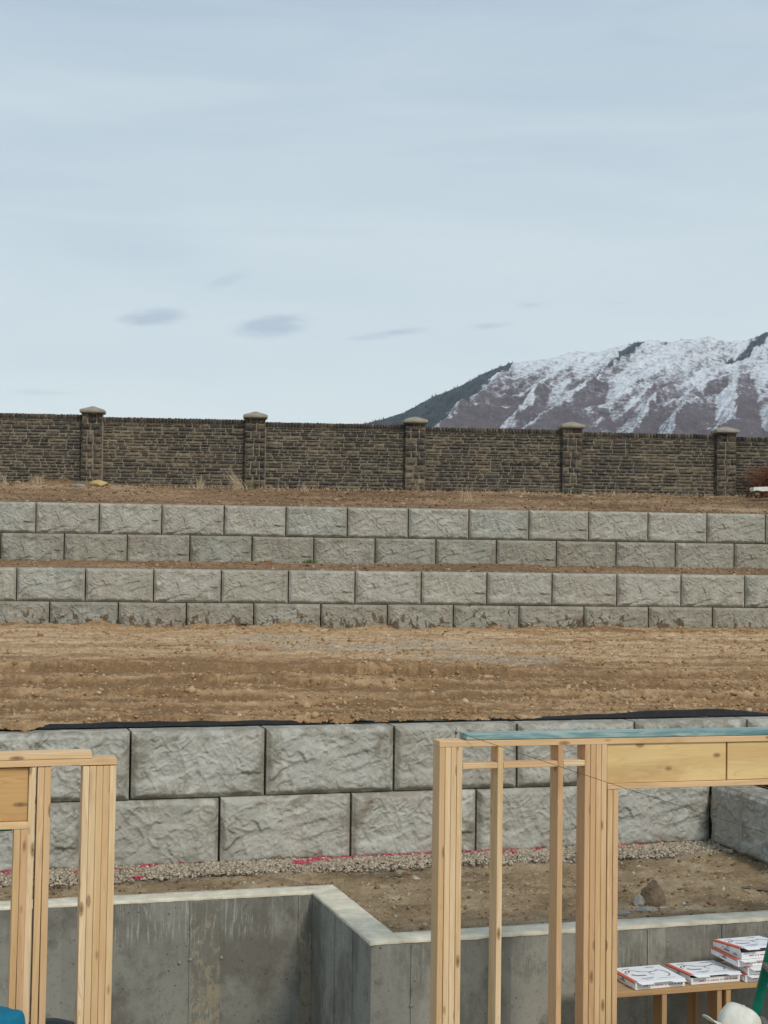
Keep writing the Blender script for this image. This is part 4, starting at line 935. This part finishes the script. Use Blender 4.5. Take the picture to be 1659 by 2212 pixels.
# ------------------------------------------------------------------ rocks and rubble
def rock(name, loc, size, mat, label, seed, cuts=10, flat=1.0, cat='rock', yaw=0.0):
    g_ = random.Random(seed); bm = bmesh.new(); bmesh.ops.create_icosphere(bm, subdivisions=4, radius=1.0)
    pl = [(Vector((g_.uniform(-1, 1), g_.uniform(-1, 1), g_.uniform(-.6, 1))).normalized(), g_.uniform(.45, .85)) for _ in range(cuts)]
    for v in bm.verts:
        for n_, d_ in pl:
            e_ = v.co.dot(n_) - d_
            if e_ > 0: v.co -= n_ * e_ * .92
        v.co *= 1 + .07 * float(perlin(v.co.x * 3 + seed, v.co.y * 3 + v.co.z * 2)) + .03 * float(perlin(v.co.x * 9 + seed, v.co.y * 9 + v.co.z * 7))
        v.co = Vector((v.co.x * size[0], v.co.y * size[1], v.co.z * size[2]))
    return tag(mobj(name, bm_mesh(name, bm), mat, None, loc, (0, 0, yaw)), label, cat)
rock('rock', (2.205, 12.42, 1.285), (.105, .09, .135), M_ROCKB, 'dark brown jagged rock on the yard dirt, seen through the window opening', 4)
rock('concrete_chunk', (2.075, 12.40, 1.225), (.07, .06, .075), M_ROCKG, 'grey broken concrete chunk leaning against the brown rock', 7)
rock('concrete_chunk', (2.12, 12.28, 1.205), (.12, .05, .035), M_ROCKG, 'flat grey rubble piece in front of the brown rock', 17)
bk_ = mobj('broken_brick', box_mesh('broken_brick', -.055, .055, -.04, .04, -.02, .03, .006), M_ROCKG, None, (1.905, 12.08, 1.205), (.08, -.1, .25)); tag(bk_, 'squared grey brick piece beside the stud post on the yard dirt', 'brick')
for i, (x, y, s_, lb) in enumerate(((1.98, 13.25, .045, 'pale rounded stone on the yard dirt beyond the brown rock'), (2.68, 13.0, .028, 'small upright pale stone right of the brown rock'), (0.18, 13.55, .06, 'tan flat stone near the gravel left of the tall stud post'), (0.75, 11.75, .035, 'light stone near the foundation left of the first single stud'), (1.02, 11.72, .045, 'light flat stone near the foundation between the two single studs'), (1.35, 11.95, .03, 'pale stone near the foundation beside the second single stud'))):
    rock('stone', (x, y, 1.205), (s_, s_ * .7, s_ * .5), M_PALE, lb, 30 + i, 8, 1.0, 'stone')
tag(mobj('wood_scrap', box_mesh('wood_scrap', -.13, .13, -.02, .02, -.006, .006, .001), M_ROCKB, None, (3.20, 13.05, 1.215), (.05, .04, -.2)), 'thin splinter of wood on the dirt near the return wall', 'wood')
# on the upper bank
rock('sandstone_slab', (-6.30, 34.0, 5.46), (.24, .16, .11), M_YROCK, 'yellow tan sandstone slab at the foot of the leftmost fence pillar', 41, 7)
rock('sandstone_slab', (-6.78, 33.95, 5.42), (.20, .13, .06), M_ROCKG, 'low grey tan stone left of the yellow sandstone slab', 43, 7)
ws = empty('broken_slab', (8.62, 34.55, 5.44), 0.1, 'white broken slab lying on the dirt in front of the red shrub', 'slab')
def slab_piece(nm, x0, x1, y0, y1, z0, z1, tilt):
    bm = bmesh.new(); bmesh.ops.create_grid(bm, x_segments=14, y_segments=6, size=0.5); g_ = random.Random(9)
    top = list(bm.verts)
    for v in top:
        x_ = x0 + (v.co.x + .5) * (x1 - x0); y_ = y0 + (v.co.y + .5) * (y1 - y0); v.co = Vector((x_ + .02 * float(perlin(x_ * 9, y_ * 9)), y_, z1 + .02 * float(perlin(x_ * 6, y_ * 6)) - .08 * max(0, abs((x_ - (x0 + x1) / 2) / (x1 - x0)) - .38)))
    ext = bmesh.ops.extrude_face_region(bm, geom=bm.faces[:])
    for v in [e_ for e_ in ext['geom'] if isinstance(e_, bmesh.types.BMVert)]: v.co.z = z0 + .03 * float(perlin(v.co.x * 12, v.co.y * 12))
    return mobj(nm, bm_mesh(nm, bm), M_WSLAB, ws, (0, 0, 0), (0, tilt, 0))
slab_piece('slab_piece', -.36, .08, -.12, .12, .09, .17, -.03); slab_piece('slab_piece', .085, .33, -.10, .12, .05, .15, .12)
for x in (-.25, .2): mobj('support_lump', box_mesh('support_lump', x - .06, x + .06, -.07, .08, -.03, .10, .02), M_ROCKB, ws)

# ------------------------------------------------------------------ stone fence: panels and pillars
def stone_mesh(seed):
    """rough faced unit stone: x, z in 0..1, face towards -y"""
    g_ = np.random.default_rng(seed); V = []; nx_, nz_ = 5, 4
    for j in range(nz_):
        for i in range(nx_):
            x, z = i / (nx_ - 1), j / (nz_ - 1); e = (i in (0, nx_ - 1)) or (j in (0, nz_ - 1))
            V.append((x + (0 if not e else g_.uniform(-.02, .02)), -(0.15 if e else g_.uniform(.55, 1.1)), z + (g_.uniform(-.05, .05) if e else 0)))
    Fc = grid_faces(nx_, nz_).tolist(); idx = np.arange(nx_ * nz_).reshape(nz_, nx_)
    loop = list(idx[0]) + list(idx[1:, -1]) + list(idx[-1, -2::-1]) + list(idx[-2:0:-1, 0]); n0 = len(V)
    V += [(V[i][0], 0.6, V[i][2]) for i in loop]; L = len(loop)
    Fc += [(int(loop[(i + 1) % L]), int(loop[i]), n0 + i, n0 + (i + 1) % L) for i in range(L)]
    me = mesh_py('stone', V, Fc); me.materials.append(M_STONE); return me
STONES = [stone_mesh(s) for s in range(8)]
gf = random.Random(12)
def stones_on(parent, x0, x1, z0, z1, rows_h, wid, nm='stone', y=0.0, gap=0.019, depth=0.024, jitter=True):
    z = z0
    while z < z1 - 0.02:
        h = gf.uniform(*rows_h)
        if z + h > z1 - 0.03: h = z1 - z
        x = x0
        while x < x1 - 0.005:
            w_ = gf.uniform(*wid) * (1.25 if h > sum(rows_h) / 2 else 1.0)
            if x + w_ > x1 - wid[0] * .6: w_ = x1 - x
            if jitter and h > 0.085 and gf.random() < 0.3 and w_ < 0.25:      # two thin stones stacked
                hh = h * gf.uniform(.42, .58)
                for zz, h2 in ((z, hh), (z + hh, h - hh)):
                    mobj(nm, gf.choice(STONES), None, parent, (x + gap / 2, y, zz + gap / 2), None, (w_ - gap, depth * gf.uniform(.6, 1.3), h2 - gap))
            else:
                mobj(nm, gf.choice(STONES), None, parent, (x + gap / 2, y, z + gap / 2), None, (w_ - gap, depth * gf.uniform(.6, 1.4), h - gap))
            x += w_
        z += h
SP, PW = 3.66, 0.475
ZB = 5.30
def ftop_z(i): return 7.04 - 0.0405 * i + (0.0 if i < 0 else 0)      # panel tops step down to the right
names_ = ['leftmost', 'second', 'third', 'fourth', 'fifth']
for i in range(-1, 5):
    a = i * SP + PW / 2; b = (i + 1) * SP - PW / 2
    if i == -1: a = b - 3.185
    if i == 4: b = a + 2.2
    o_ = ln(FW0, FWY, a)
    lab = {-1: 'dark stone fence panel left of the leftmost pillar', 0: 'dark stone fence panel between the first and second pillars from the left', 1: 'dark stone fence panel between the second and third pillars from the left', 2: 'dark stone fence panel between the third and fourth pillars from the left', 3: 'dark stone fence panel between the fourth and fifth pillars from the left', 4: 'dark stone fence panel right of the rightmost pillar, behind the red shrub'}[i]
    r = empty('stone_fence_panel', (o_[0], o_[1], ZB), FWY, lab, 'fence panel', 'stone fence panels')
    zt = ftop_z(i + 0.5) - ZB; L = b - a
    mobj('backing', box_mesh('backing', -0.06, L + 0.06, 0.008, 0.14, -.4, zt - .012), M_MORTAR, r)
    stones_on(r, 0.002, L - 0.002, 0.0, zt - 0.118, (0.050, 0.096), (0.115, 0.38))
    x = 0.002
    while x < L - 0.01:
        w_ = gf.uniform(.055, .085)
        if x + w_ > L - .03: w_ = L - x
        mobj('coping_stone', gf.choice(STONES), None, r, (x + .004, -.012, zt - .113 + gf.uniform(-.003, .003)), None, (w_ - .015, .028 * gf.uniform(.8, 1.3), .108 + gf.uniform(-.004, .006))); x += w_
def cap_stone():
    a = .275; V = []; 
    prof = [(a - .025, 0.0), (a, .020), (a + .004, .055), (a - .006, .078), (a - .06, .100), (.02, .168)]
    n_ = 8
    for k, (r_, z_) in enumerate(prof):
        for s in range(4):
            for q in range(n_):
                t_ = q / n_ * 2 - 1
                x_, y_ = ((t_, -1), (1, t_), (-t_, 1), (-1, -t_))[s]
                cr = max(0, (abs(t_) - .8)) * .10
                V.append((x_ * (r_ - cr * r_) + .006 * float(perlin(x_ * 4 + k, y_ * 4)), y_ * (r_ - cr * r_) + .006 * float(perlin(y_ * 4 + k, x_ * 4 + 5)), z_ + .007 * float(perlin(x_ * 5, y_ * 5 + k))))
    m_ = 4 * n_
    Fc = [(k * m_ + i, k * m_ + (i + 1) % m_, (k + 1) * m_ + (i + 1) % m_, (k + 1) * m_ + i) for k in range(len(prof) - 1) for i in range(m_)]
    Fc += [tuple(range(m_))[::-1], tuple((len(prof) - 1) * m_ + i for i in range(m_))]
    me = mesh_py('cap', V, Fc); me.materials.append(M_CAP); return me
CAPM = cap_stone()
for i in range(5):
    o_ = ln(FW0, FWY, i * SP)
    r = empty('fence_pillar', (o_[0], o_[1], ZB), FWY, ('leftmost' if i == 0 else names_[i] if i < 4 else 'rightmost') + (' stone fence pillar with pyramid cap' if i in (0, 4) else ' stone fence pillar from the left, with pyramid cap'), 'fence pillar', 'stone fence pillars')
    zt = ftop_z(i) - ZB + 0.045
    mobj('core', box_mesh('core', -PW / 2 + .012, PW / 2 - .012, -.10, .20, -.4, zt), M_MORTAR, r)
    z = 0.0
    while z < zt - .02:
        h = gf.uniform(.10, .19)
        if z + h > zt - .06: h = zt - z
        x = -PW / 2; ws_ = [.55, .45] if gf.random() < .45 else [.30, .42, .28]
        gf.shuffle(ws_)
        for q in ws_:
            w_ = q * PW; mobj('stone', gf.choice(STONES), None, r, (x + .011, -.108, z + .011), None, (w_ - .022, .03 * gf.uniform(.8, 1.4), h - .022)); x += w_
        # side stones on the left face
        mobj('stone', gf.choice(STONES), None, r, (-PW / 2 + .005, .195, z + .006), (0, 0, -math.pi / 2), (.28, .018, h - .012))
        z += h
    mobj('cap', CAPM, None, r, (0, .05, zt))

# ------------------------------------------------------------------ dry grass, weeds and shrub by the fence
def tuft(name, loc, n_, h, spread, mat, label, seed, lean=0.0, cat='grass tuft', wid=.006):
    g_ = random.Random(seed); V, Fc = [], []
    for _ in range(n_):
        a_ = g_.uniform(0, 6.28); b_ = abs(g_.gauss(0, spread)); hh = h * g_.uniform(.5, 1.1); px, py = g_.gauss(0, .06), g_.gauss(0, .05)
        dx, dy = math.cos(a_) * b_ + lean, math.sin(a_) * b_
        for k in range(4):
            q = k / 3; x_ = px + dx * q ** 1.4 * hh; y_ = py + dy * q ** 1.4 * hh; z_ = hh * q * (1 - .25 * b_ * q); w_ = wid * (1 - .85 * q)
            V += [(x_ - w_, y_ - w_ * .4, z_), (x_ + w_, y_ + w_ * .4, z_)]
            if k: n0 = len(V); Fc.append((n0 - 4, n0 - 3, n0 - 1, n0 - 2))
    o = mobj(name, mesh_py(name, V, Fc), mat, None, loc); return tag(o, label, cat)
def ground_u(x, y):
    i = np.argmin((UX - x) ** 2 + (UY - y) ** 2); return float(UZ.ravel()[i])
def up_pt(x, d): 
    p = ln(FW0, FWY, x, d); return (float(p[0]), float(p[1]), ground_u(*p) - .01)
tuft('dry_grass', up_pt(2.45, -.35), 26, .34, .22, M_STRAW, 'upright dry straw grass left of the second fence pillar', 1)
tuft('dry_grass', up_pt(3.35, -.40), 40, .46, .35, M_STRAW, 'big tuft of dry grass leaning left beside the second pillar', 2, -.65)
tuft('green_weeds', up_pt(3.62, -.42), 70, .16, .6, M_GRASS, 'low green weeds at the foot of the second pillar', 3, 0, 'weeds')
tuft('dry_grass', up_pt(4.75, -.9), 14, .25, .45, M_STRAW, 'thin dry grass right of the second fence pillar', 4, .4)
tuft('dry_grass', up_pt(8.25, -1.9), 24, .38, .5, M_STRAW, 'dry grass tuft hanging over the upper retaining wall', 5, .1)
tuft('dry_grass', up_pt(-1.15, -.45), 90, .22, .9, M_STRAW, 'heap of flattened dry weeds left of the leftmost pillar', 6, .3)
tuft('dry_grass', up_pt(-1.9, -.35), 16, .36, .5, M_STRAW, 'sparse dry stalks against the fence at the far left', 7, -.3)
tuft('dry_grass', up_pt(11.9, -.35), 12, .22, .6, M_STRAW, 'sparse dry grass before the fourth fence panel', 8, .3)
p = ln(TW0, TWY, 5.35, 1.9); tuft('green_weeds', (float(p[0]), float(p[1]), 3.80), 90, .10, 1.2, M_GRASS, 'low green weeds on the dirt strip between the terraced walls', 9, 0, 'weeds')
# general sparse straw along the fence foot
V, Fc = [], []; g_ = random.Random(5)
for _ in range(900):
    x, d = g_.uniform(-2.6, 17), -abs(g_.gauss(.15, .45)); p = ln(FW0, FWY, x, d - .15); hh = g_.uniform(.03, .13); a_ = g_.uniform(0, 6.28)
    bx, by, bz = float(p[0]), float(p[1]), 5.44 - .10 * max(0, -d - .3); tx, ty = math.cos(a_) * hh * .8, math.sin(a_) * hh * .8; n0 = len(V)
    V += [(bx - .004, by, bz), (bx + .004, by, bz), (bx + tx, by + ty, bz + hh)]; Fc.append((n0, n0 + 1, n0 + 2))
tag(mobj('straw_litter', mesh_py('straw_litter', V, Fc), M_STRAW), 'short dry straw scattered along the foot of the stone fence', 'straw', None, 'stuff')
sh = empty('shrub', up_pt(15.55, -.42), 0.0, 'leafless red brown shrub at the right edge before the stone fence', 'shrub')
bm = bmesh.new(); g_ = random.Random(8)
for _ in range(230):
    a_ = g_.uniform(0, 6.28); l_ = g_.uniform(.35, 1.0); sp_ = g_.uniform(.1, .75); p = Vector((g_.gauss(0, .12), g_.gauss(0, .08), 0)); d_ = Vector((math.cos(a_) * sp_, math.sin(a_) * sp_ * .55, 1 - .35 * sp_)).normalized(); pts = [p.copy()]
    for k in range(4):
        p = p + d_ * l_ / 4; d_ = (d_ + Vector((g_.gauss(0, .28), g_.gauss(0, .2), g_.gauss(-.04, .2)))).normalized(); pts.append(p.copy())
    tube(bm, pts, [.007, .006, .005, .004, .002], 4)
    for k in (2, 3):
        q = pts[k]; tube(bm, [q, q + Vector((g_.gauss(0, .10), g_.gauss(0, .07), g_.uniform(.02, .16)))], [.004, .0015], 3)
mobj('twigs', bm_mesh('twigs', bm), M_TWIG, sh)
bm = bmesh.new(); g_ = random.Random(18)
for _ in range(2200):
    a_ = g_.uniform(0, 6.28); rr_ = math.sqrt(g_.random()) * .62; z_ = g_.uniform(.05, .85) * (1 - .35 * rr_); c_ = Vector((math.cos(a_) * rr_, math.sin(a_) * rr_ * .55, z_)); s_ = g_.uniform(.008, .02)
    e1 = Vector((g_.gauss(0, 1), g_.gauss(0, 1), g_.gauss(0, 1))).normalized() * s_; e2 = e1.orthogonal().normalized() * s_ * .6
    bm.faces.new([bm.verts.new(c_ + e1), bm.verts.new(c_ + e2), bm.verts.new(c_ - e1), bm.verts.new(c_ - e2)])
mobj('dead_leaves', bm_mesh('dead_leaves', bm), M_TWIG, sh)

# ------------------------------------------------------------------ mountain
def mountain():
    ridges = [
        [(-700, 6100, 330), (-94, 6000, 513), (68, 6000, 568), (231, 6000, 645), (375, 6000, 723), (501, 5990, 766), (592, 6000, 774), (718, 6000, 810), (827, 6000, 812), (918, 6000, 835), (1026, 6000, 862), (1117, 6000, 859), (1244, 6000, 879), (1335, 6000, 864), (1426, 6000, 868), (1496, 6000, 898), (1900, 6050, 1010), (2600, 6150, 1080), (3400, 6200, 950)],
        [(503, 5980, 764), (391, 5750, 673), (254, 5400, 552), (147, 5000, 421), (62, 4600, 297)],
        [(997, 5980, 848), (836, 5800, 727), (708, 5600, 637), (556, 5350, 524), (431, 5100, 428), (329, 4800, 344)],
        [(735, 5980, 801), (601, 5800, 691), (504, 5550, 570), (414, 5200, 440), (351, 4900, 340)],
        [(1417, 5950, 844), (1298, 5700, 725), (1228, 5350, 550), (1063, 5000, 416), (962, 4700, 329)],
        [(1240, 5980, 871), (1100, 5800, 735), (946, 5500, 579), (803, 5100, 420), (702, 4800, 317)],
        [(1491, 5980, 888), (1528, 5500, 694), (1396, 4900, 411)],
        [(1278, 5800, 756), (1069, 5450, 593), (917, 5000, 414)],
        [(1900, 6050, 1010), (1800, 5500, 720), (1700, 4900, 430)], [(2600, 6150, 1080), (2400, 5500, 720), (2300, 4900, 400)]]
    nx_, ny_ = 860, 460
    X, Y = np.meshgrid(np.linspace(-900, 3200, nx_), np.linspace(4200, 6900, ny_))
    wx = X + 34 * fbm(X / 210, Y / 210, 4, 1); wy = Y + 34 * fbm(X / 210, Y / 210, 4, 11)
    Z = np.full(X.shape, -50.0)
    for ri, rd in enumerate(ridges):
        rd = np.array(rd, float)
        for a, b in zip(rd, rd[1:]):
            d = b[:2] - a[:2]; L2 = (d ** 2).sum()
            q = np.clip(((wx - a[0]) * d[0] + (wy - a[1]) * d[1]) / L2, 0, 1)
            dist = np.hypot(wx - a[0] - q * d[0], wy - a[1] - q * d[1]); zr = a[2] + q * (b[2] - a[2])
            k = 0.55 if ri == 0 else 0.86
            Z = np.maximum(Z, zr - k * dist - 0.00018 * dist ** 2)
    rough = sstep(0, 260, Z)
    keep = 0.15 + 0.85 * sstep(0, 90, np.abs(Y - 6000))
    Z = Z - np.abs(fbm((X - 1.15 * Y) / 210, Y / 900, 3, 5, .45)) * 85 * rough * keep      # secondary spurs
    Zm = Z.copy()
    # gullies running down the fall line, broad to fine
    gul = -np.abs(fbm((X - 1.0 * Y) / 80, Y / 300, 4, 6)) * 38 - np.abs(fbm((X - 0.2 * Y) / 34, Y / 120, 3, 15)) * 16 + 9 * fbm(X / 60, Y / 60, 5, 25)
    keep = 0.25 + 0.75 * sstep(0, 60, np.abs(Y - 6000))
    Z = Z + gul * rough * keep
    Z = np.maximum(Z, -20)
    me = mesh_np('mountain', np.stack([X, Y, Z], -1).reshape(-1, 3), grid_faces(nx_, ny_), True)
    # forest grows on the far left flank and in the shaded draws just under the crest
    xa = np.interp(Y, [4600, 5000, 5400, 5750, 5980, 6100], [62, 147, 254, 391, 503, 540])
    fr_ = sstep(15, -35, X - xa + 25 * fbm(X / 60, Y / 60, 3, 41))
    def draw(ax_, ay_, bx_, by_, wd):
        d = np.array([bx_ - ax_, by_ - ay_]); L2 = (d ** 2).sum(); q = np.clip(((X - ax_) * d[0] + (Y - ay_) * d[1]) / L2, 0, 1)
        return sstep(wd, wd * .45, np.hypot(X - ax_ - q * d[0], Y - ay_ - q * d[1]) + wd * .7 * fbm(X / 35, Y / 35, 3, 44))
    fr_ = np.maximum(fr_, draw(985, 5985, 800, 5800, 34)); fr_ = np.maximum(fr_, .9 * draw(1480, 5990, 1330, 5900, 30)); fr_ = np.maximum(fr_, .7 * draw(1080, 5990, 1260, 5990, 14) * (fbm(X / 50, Y / 50, 2, 3) > .1))
    set_attr(me, 'forest', fr_)
    for _ in range(2): Zm[1:-1, 1:-1] = (Zm[:-2, 1:-1] + Zm[2:, 1:-1] + Zm[1:-1, :-2] + Zm[1:-1, 2:]) / 4
    gx = np.gradient(Zm, axis=1) / (X[0, 1] - X[0, 0])
    Zd = np.gradient(Z - Zm, axis=1) / (X[0, 1] - X[0, 0])
    # thin snow: deep near the crest, thinner below, kept on the left-facing sides of the spurs and melted off the right-facing ones
    snow = np.clip((Z - 545) / 270, -1.2, 0.75) + 0.80 * np.tanh(gx * 2.2) * sstep(900, 650, Z) + 0.30 * np.tanh(Zd * 1.8) + 0.40 * fbm(X / 140, Y / 140, 4, 55)
    set_attr(me, 'snow', snow)
    return me, X, Y, Z, fr_
me, MX, MY, MZ, MF = mountain()
def mat_mountain():
    m, t, out = new_mat('mountain_slopes')
    geo = t.n('NewGeometry'); pos = geo.outputs['Position']; nrm = t.n('SeparateXYZ', None, Vector=geo.outputs['Normal'])
    sp_ = t.n('SeparateXYZ', None, Vector=pos)
    forest = t.n('Attribute', dict(attribute_name='forest')).outputs['Fac']
    big = t.noise(t.mapping(pos, (.004, .004, .004)), 1.0, 5.0, 0.6)
    dg = t.n('CombineXYZ', None, i0=t.math('SUBTRACT', sp_.outputs[0], t.math('MULTIPLY', sp_.outputs[1], 1.0)), i1=sp_.outputs[1], i2=sp_.outputs[2]).outputs[0]
    streak = t.noise(t.mapping(dg, (.022, .0035, .006)), 1.0, 7.0, 0.70, 0.5)
    band = t.noise(t.mapping(pos, (.006, .006, .055)), 1.0, 5.0, 0.65, 0.4)
    fine = t.noise(t.mapping(pos, (.05, .025, .10)), 1.0, 5.0, 0.8)
    brown = t.mix(big, (0.098, 0.078, 0.090), (0.155, 0.125, 0.135))
    brown = t.mix(t.ramp(t.noise(t.mapping(dg, (.05, .008, .02)), 1.0, 6.0, .75), [(.45, 0.0), (.7, .8)]), brown, (0.05, 0.043, 0.055))  # dark downslope streaks: brush texture, with gully shade put into the colour
    brown = t.mix(t.ramp(t.noise(t.mapping(pos, (.03, .03, .05), (9, 9, 9)), 1.0, 5.0, .8), [(.55, 0.0), (.75, .5)]), brown, (0.30, 0.28, 0.29))
    s = t.n('Attribute', dict(attribute_name='snow')).outputs['Fac']
    s = t.math('ADD', s, t.math('MULTIPLY', t.math('SUBTRACT', streak, 0.5), 0.9)); s = t.math('ADD', s, t.math('MULTIPLY', t.math('SUBTRACT', band, 0.5), 0.9))
    s = t.math('ADD', s, t.math('MULTIPLY', t.math('SUBTRACT', fine, 0.5), 5.0))
    s = t.math('ADD', t.math('MULTIPLY', s, 0.4), 0.5)
    c = t.mix(t.ramp(s, [(0.30, 0.0), (0.50, 0.25), (0.70, 0.70), (1.0, 0.97)]), brown, (0.74, 0.78, 0.83))
    c = t.mix(t.math('MULTIPLY', t.ramp(t.math('ADD', t.math('MULTIPLY', forest, 0.88), t.math('MULTIPLY', t.math('SUBTRACT', fine, .5), 2.6)), [(.35, 0.0), (.62, 1.0)]), 0.93), c, (0.016, 0.028, 0.034))
    out(c, 0.95, t.bump(t.noise(t.mapping(pos, (.03, .03, .03)), 1.0, 6.0, .65), 1.0, 14.0)); return m
tag(mobj('mountain', me, mat_mountain()), 'snow dusted mountain with dark wooded left flank rising behind the fence', 'mountain', None, 'structure')
# conifers on the wooded flank and crest: a far wood
g = np.random.default_rng(77)
cand = np.argwhere((MF > .55) & (MZ > 250) & (MY > 4900) & (MY < 6060) & (MX < 1700)); pick = cand[g.choice(len(cand), 5200)]
cx = MX[pick[:, 0], pick[:, 1]] + g.uniform(-4, 4, len(pick)); cy = MY[pick[:, 0], pick[:, 1]] + g.uniform(-4, 4, len(pick)); cz = MZ[pick[:, 0], pick[:, 1]]
hh = g.uniform(5, 11, len(pick)); rr_ = hh * .22; k_ = 5
ang = np.linspace(0, 2 * math.pi, k_ + 1)[:-1]
V = np.zeros((len(pick), k_ + 1, 3)); V[:, :k_, 0] = cx[:, None] + rr_[:, None] * np.cos(ang); V[:, :k_, 1] = cy[:, None] + rr_[:, None] * np.sin(ang); V[:, :k_, 2] = cz[:, None] - 2; V[:, k_] = np.stack([cx, cy, cz + hh], -1)
Fc = (np.array([[i, (i + 1) % k_, k_] for i in range(k_)])[None] + (np.arange(len(pick)) * (k_ + 1))[:, None, None]).reshape(-1, 3)
M_PINE = mat_noise('far_conifers', (0.018, 0.030, 0.030), (0.040, 0.055, 0.048), .05, .95)
tag(mobj('far_wood', mesh_np('far_wood', V.reshape(-1, 3), Fc), M_PINE), 'dark conifer wood along the mountain crest and left flank', 'forest', None, 'stuff')

# ------------------------------------------------------------------ thin haze in the air
hz = mobj('haze', box_mesh('haze', -7200, 7200, -80, 9200, -1.5, 1250), None)
m = bpy.data.materials.new('haze_air'); m.use_nodes = True; m.node_tree.nodes.remove(m.node_tree.nodes['Principled BSDF'])
pv = m.node_tree.nodes.new('ShaderNodeVolumePrincipled'); pv.inputs['Color'].default_value = (0.86, 0.93, 1.0, 1); pv.inputs['Density'].default_value = 2.8e-5; pv.inputs['Anisotropy'].default_value = 0.2
m.node_tree.links.new(pv.outputs[0], m.node_tree.nodes['Material Output'].inputs['Volume'])
hz.data.materials.append(m); tag(hz, 'thin pale haze in the air over the valley', 'haze', None, 'stuff')
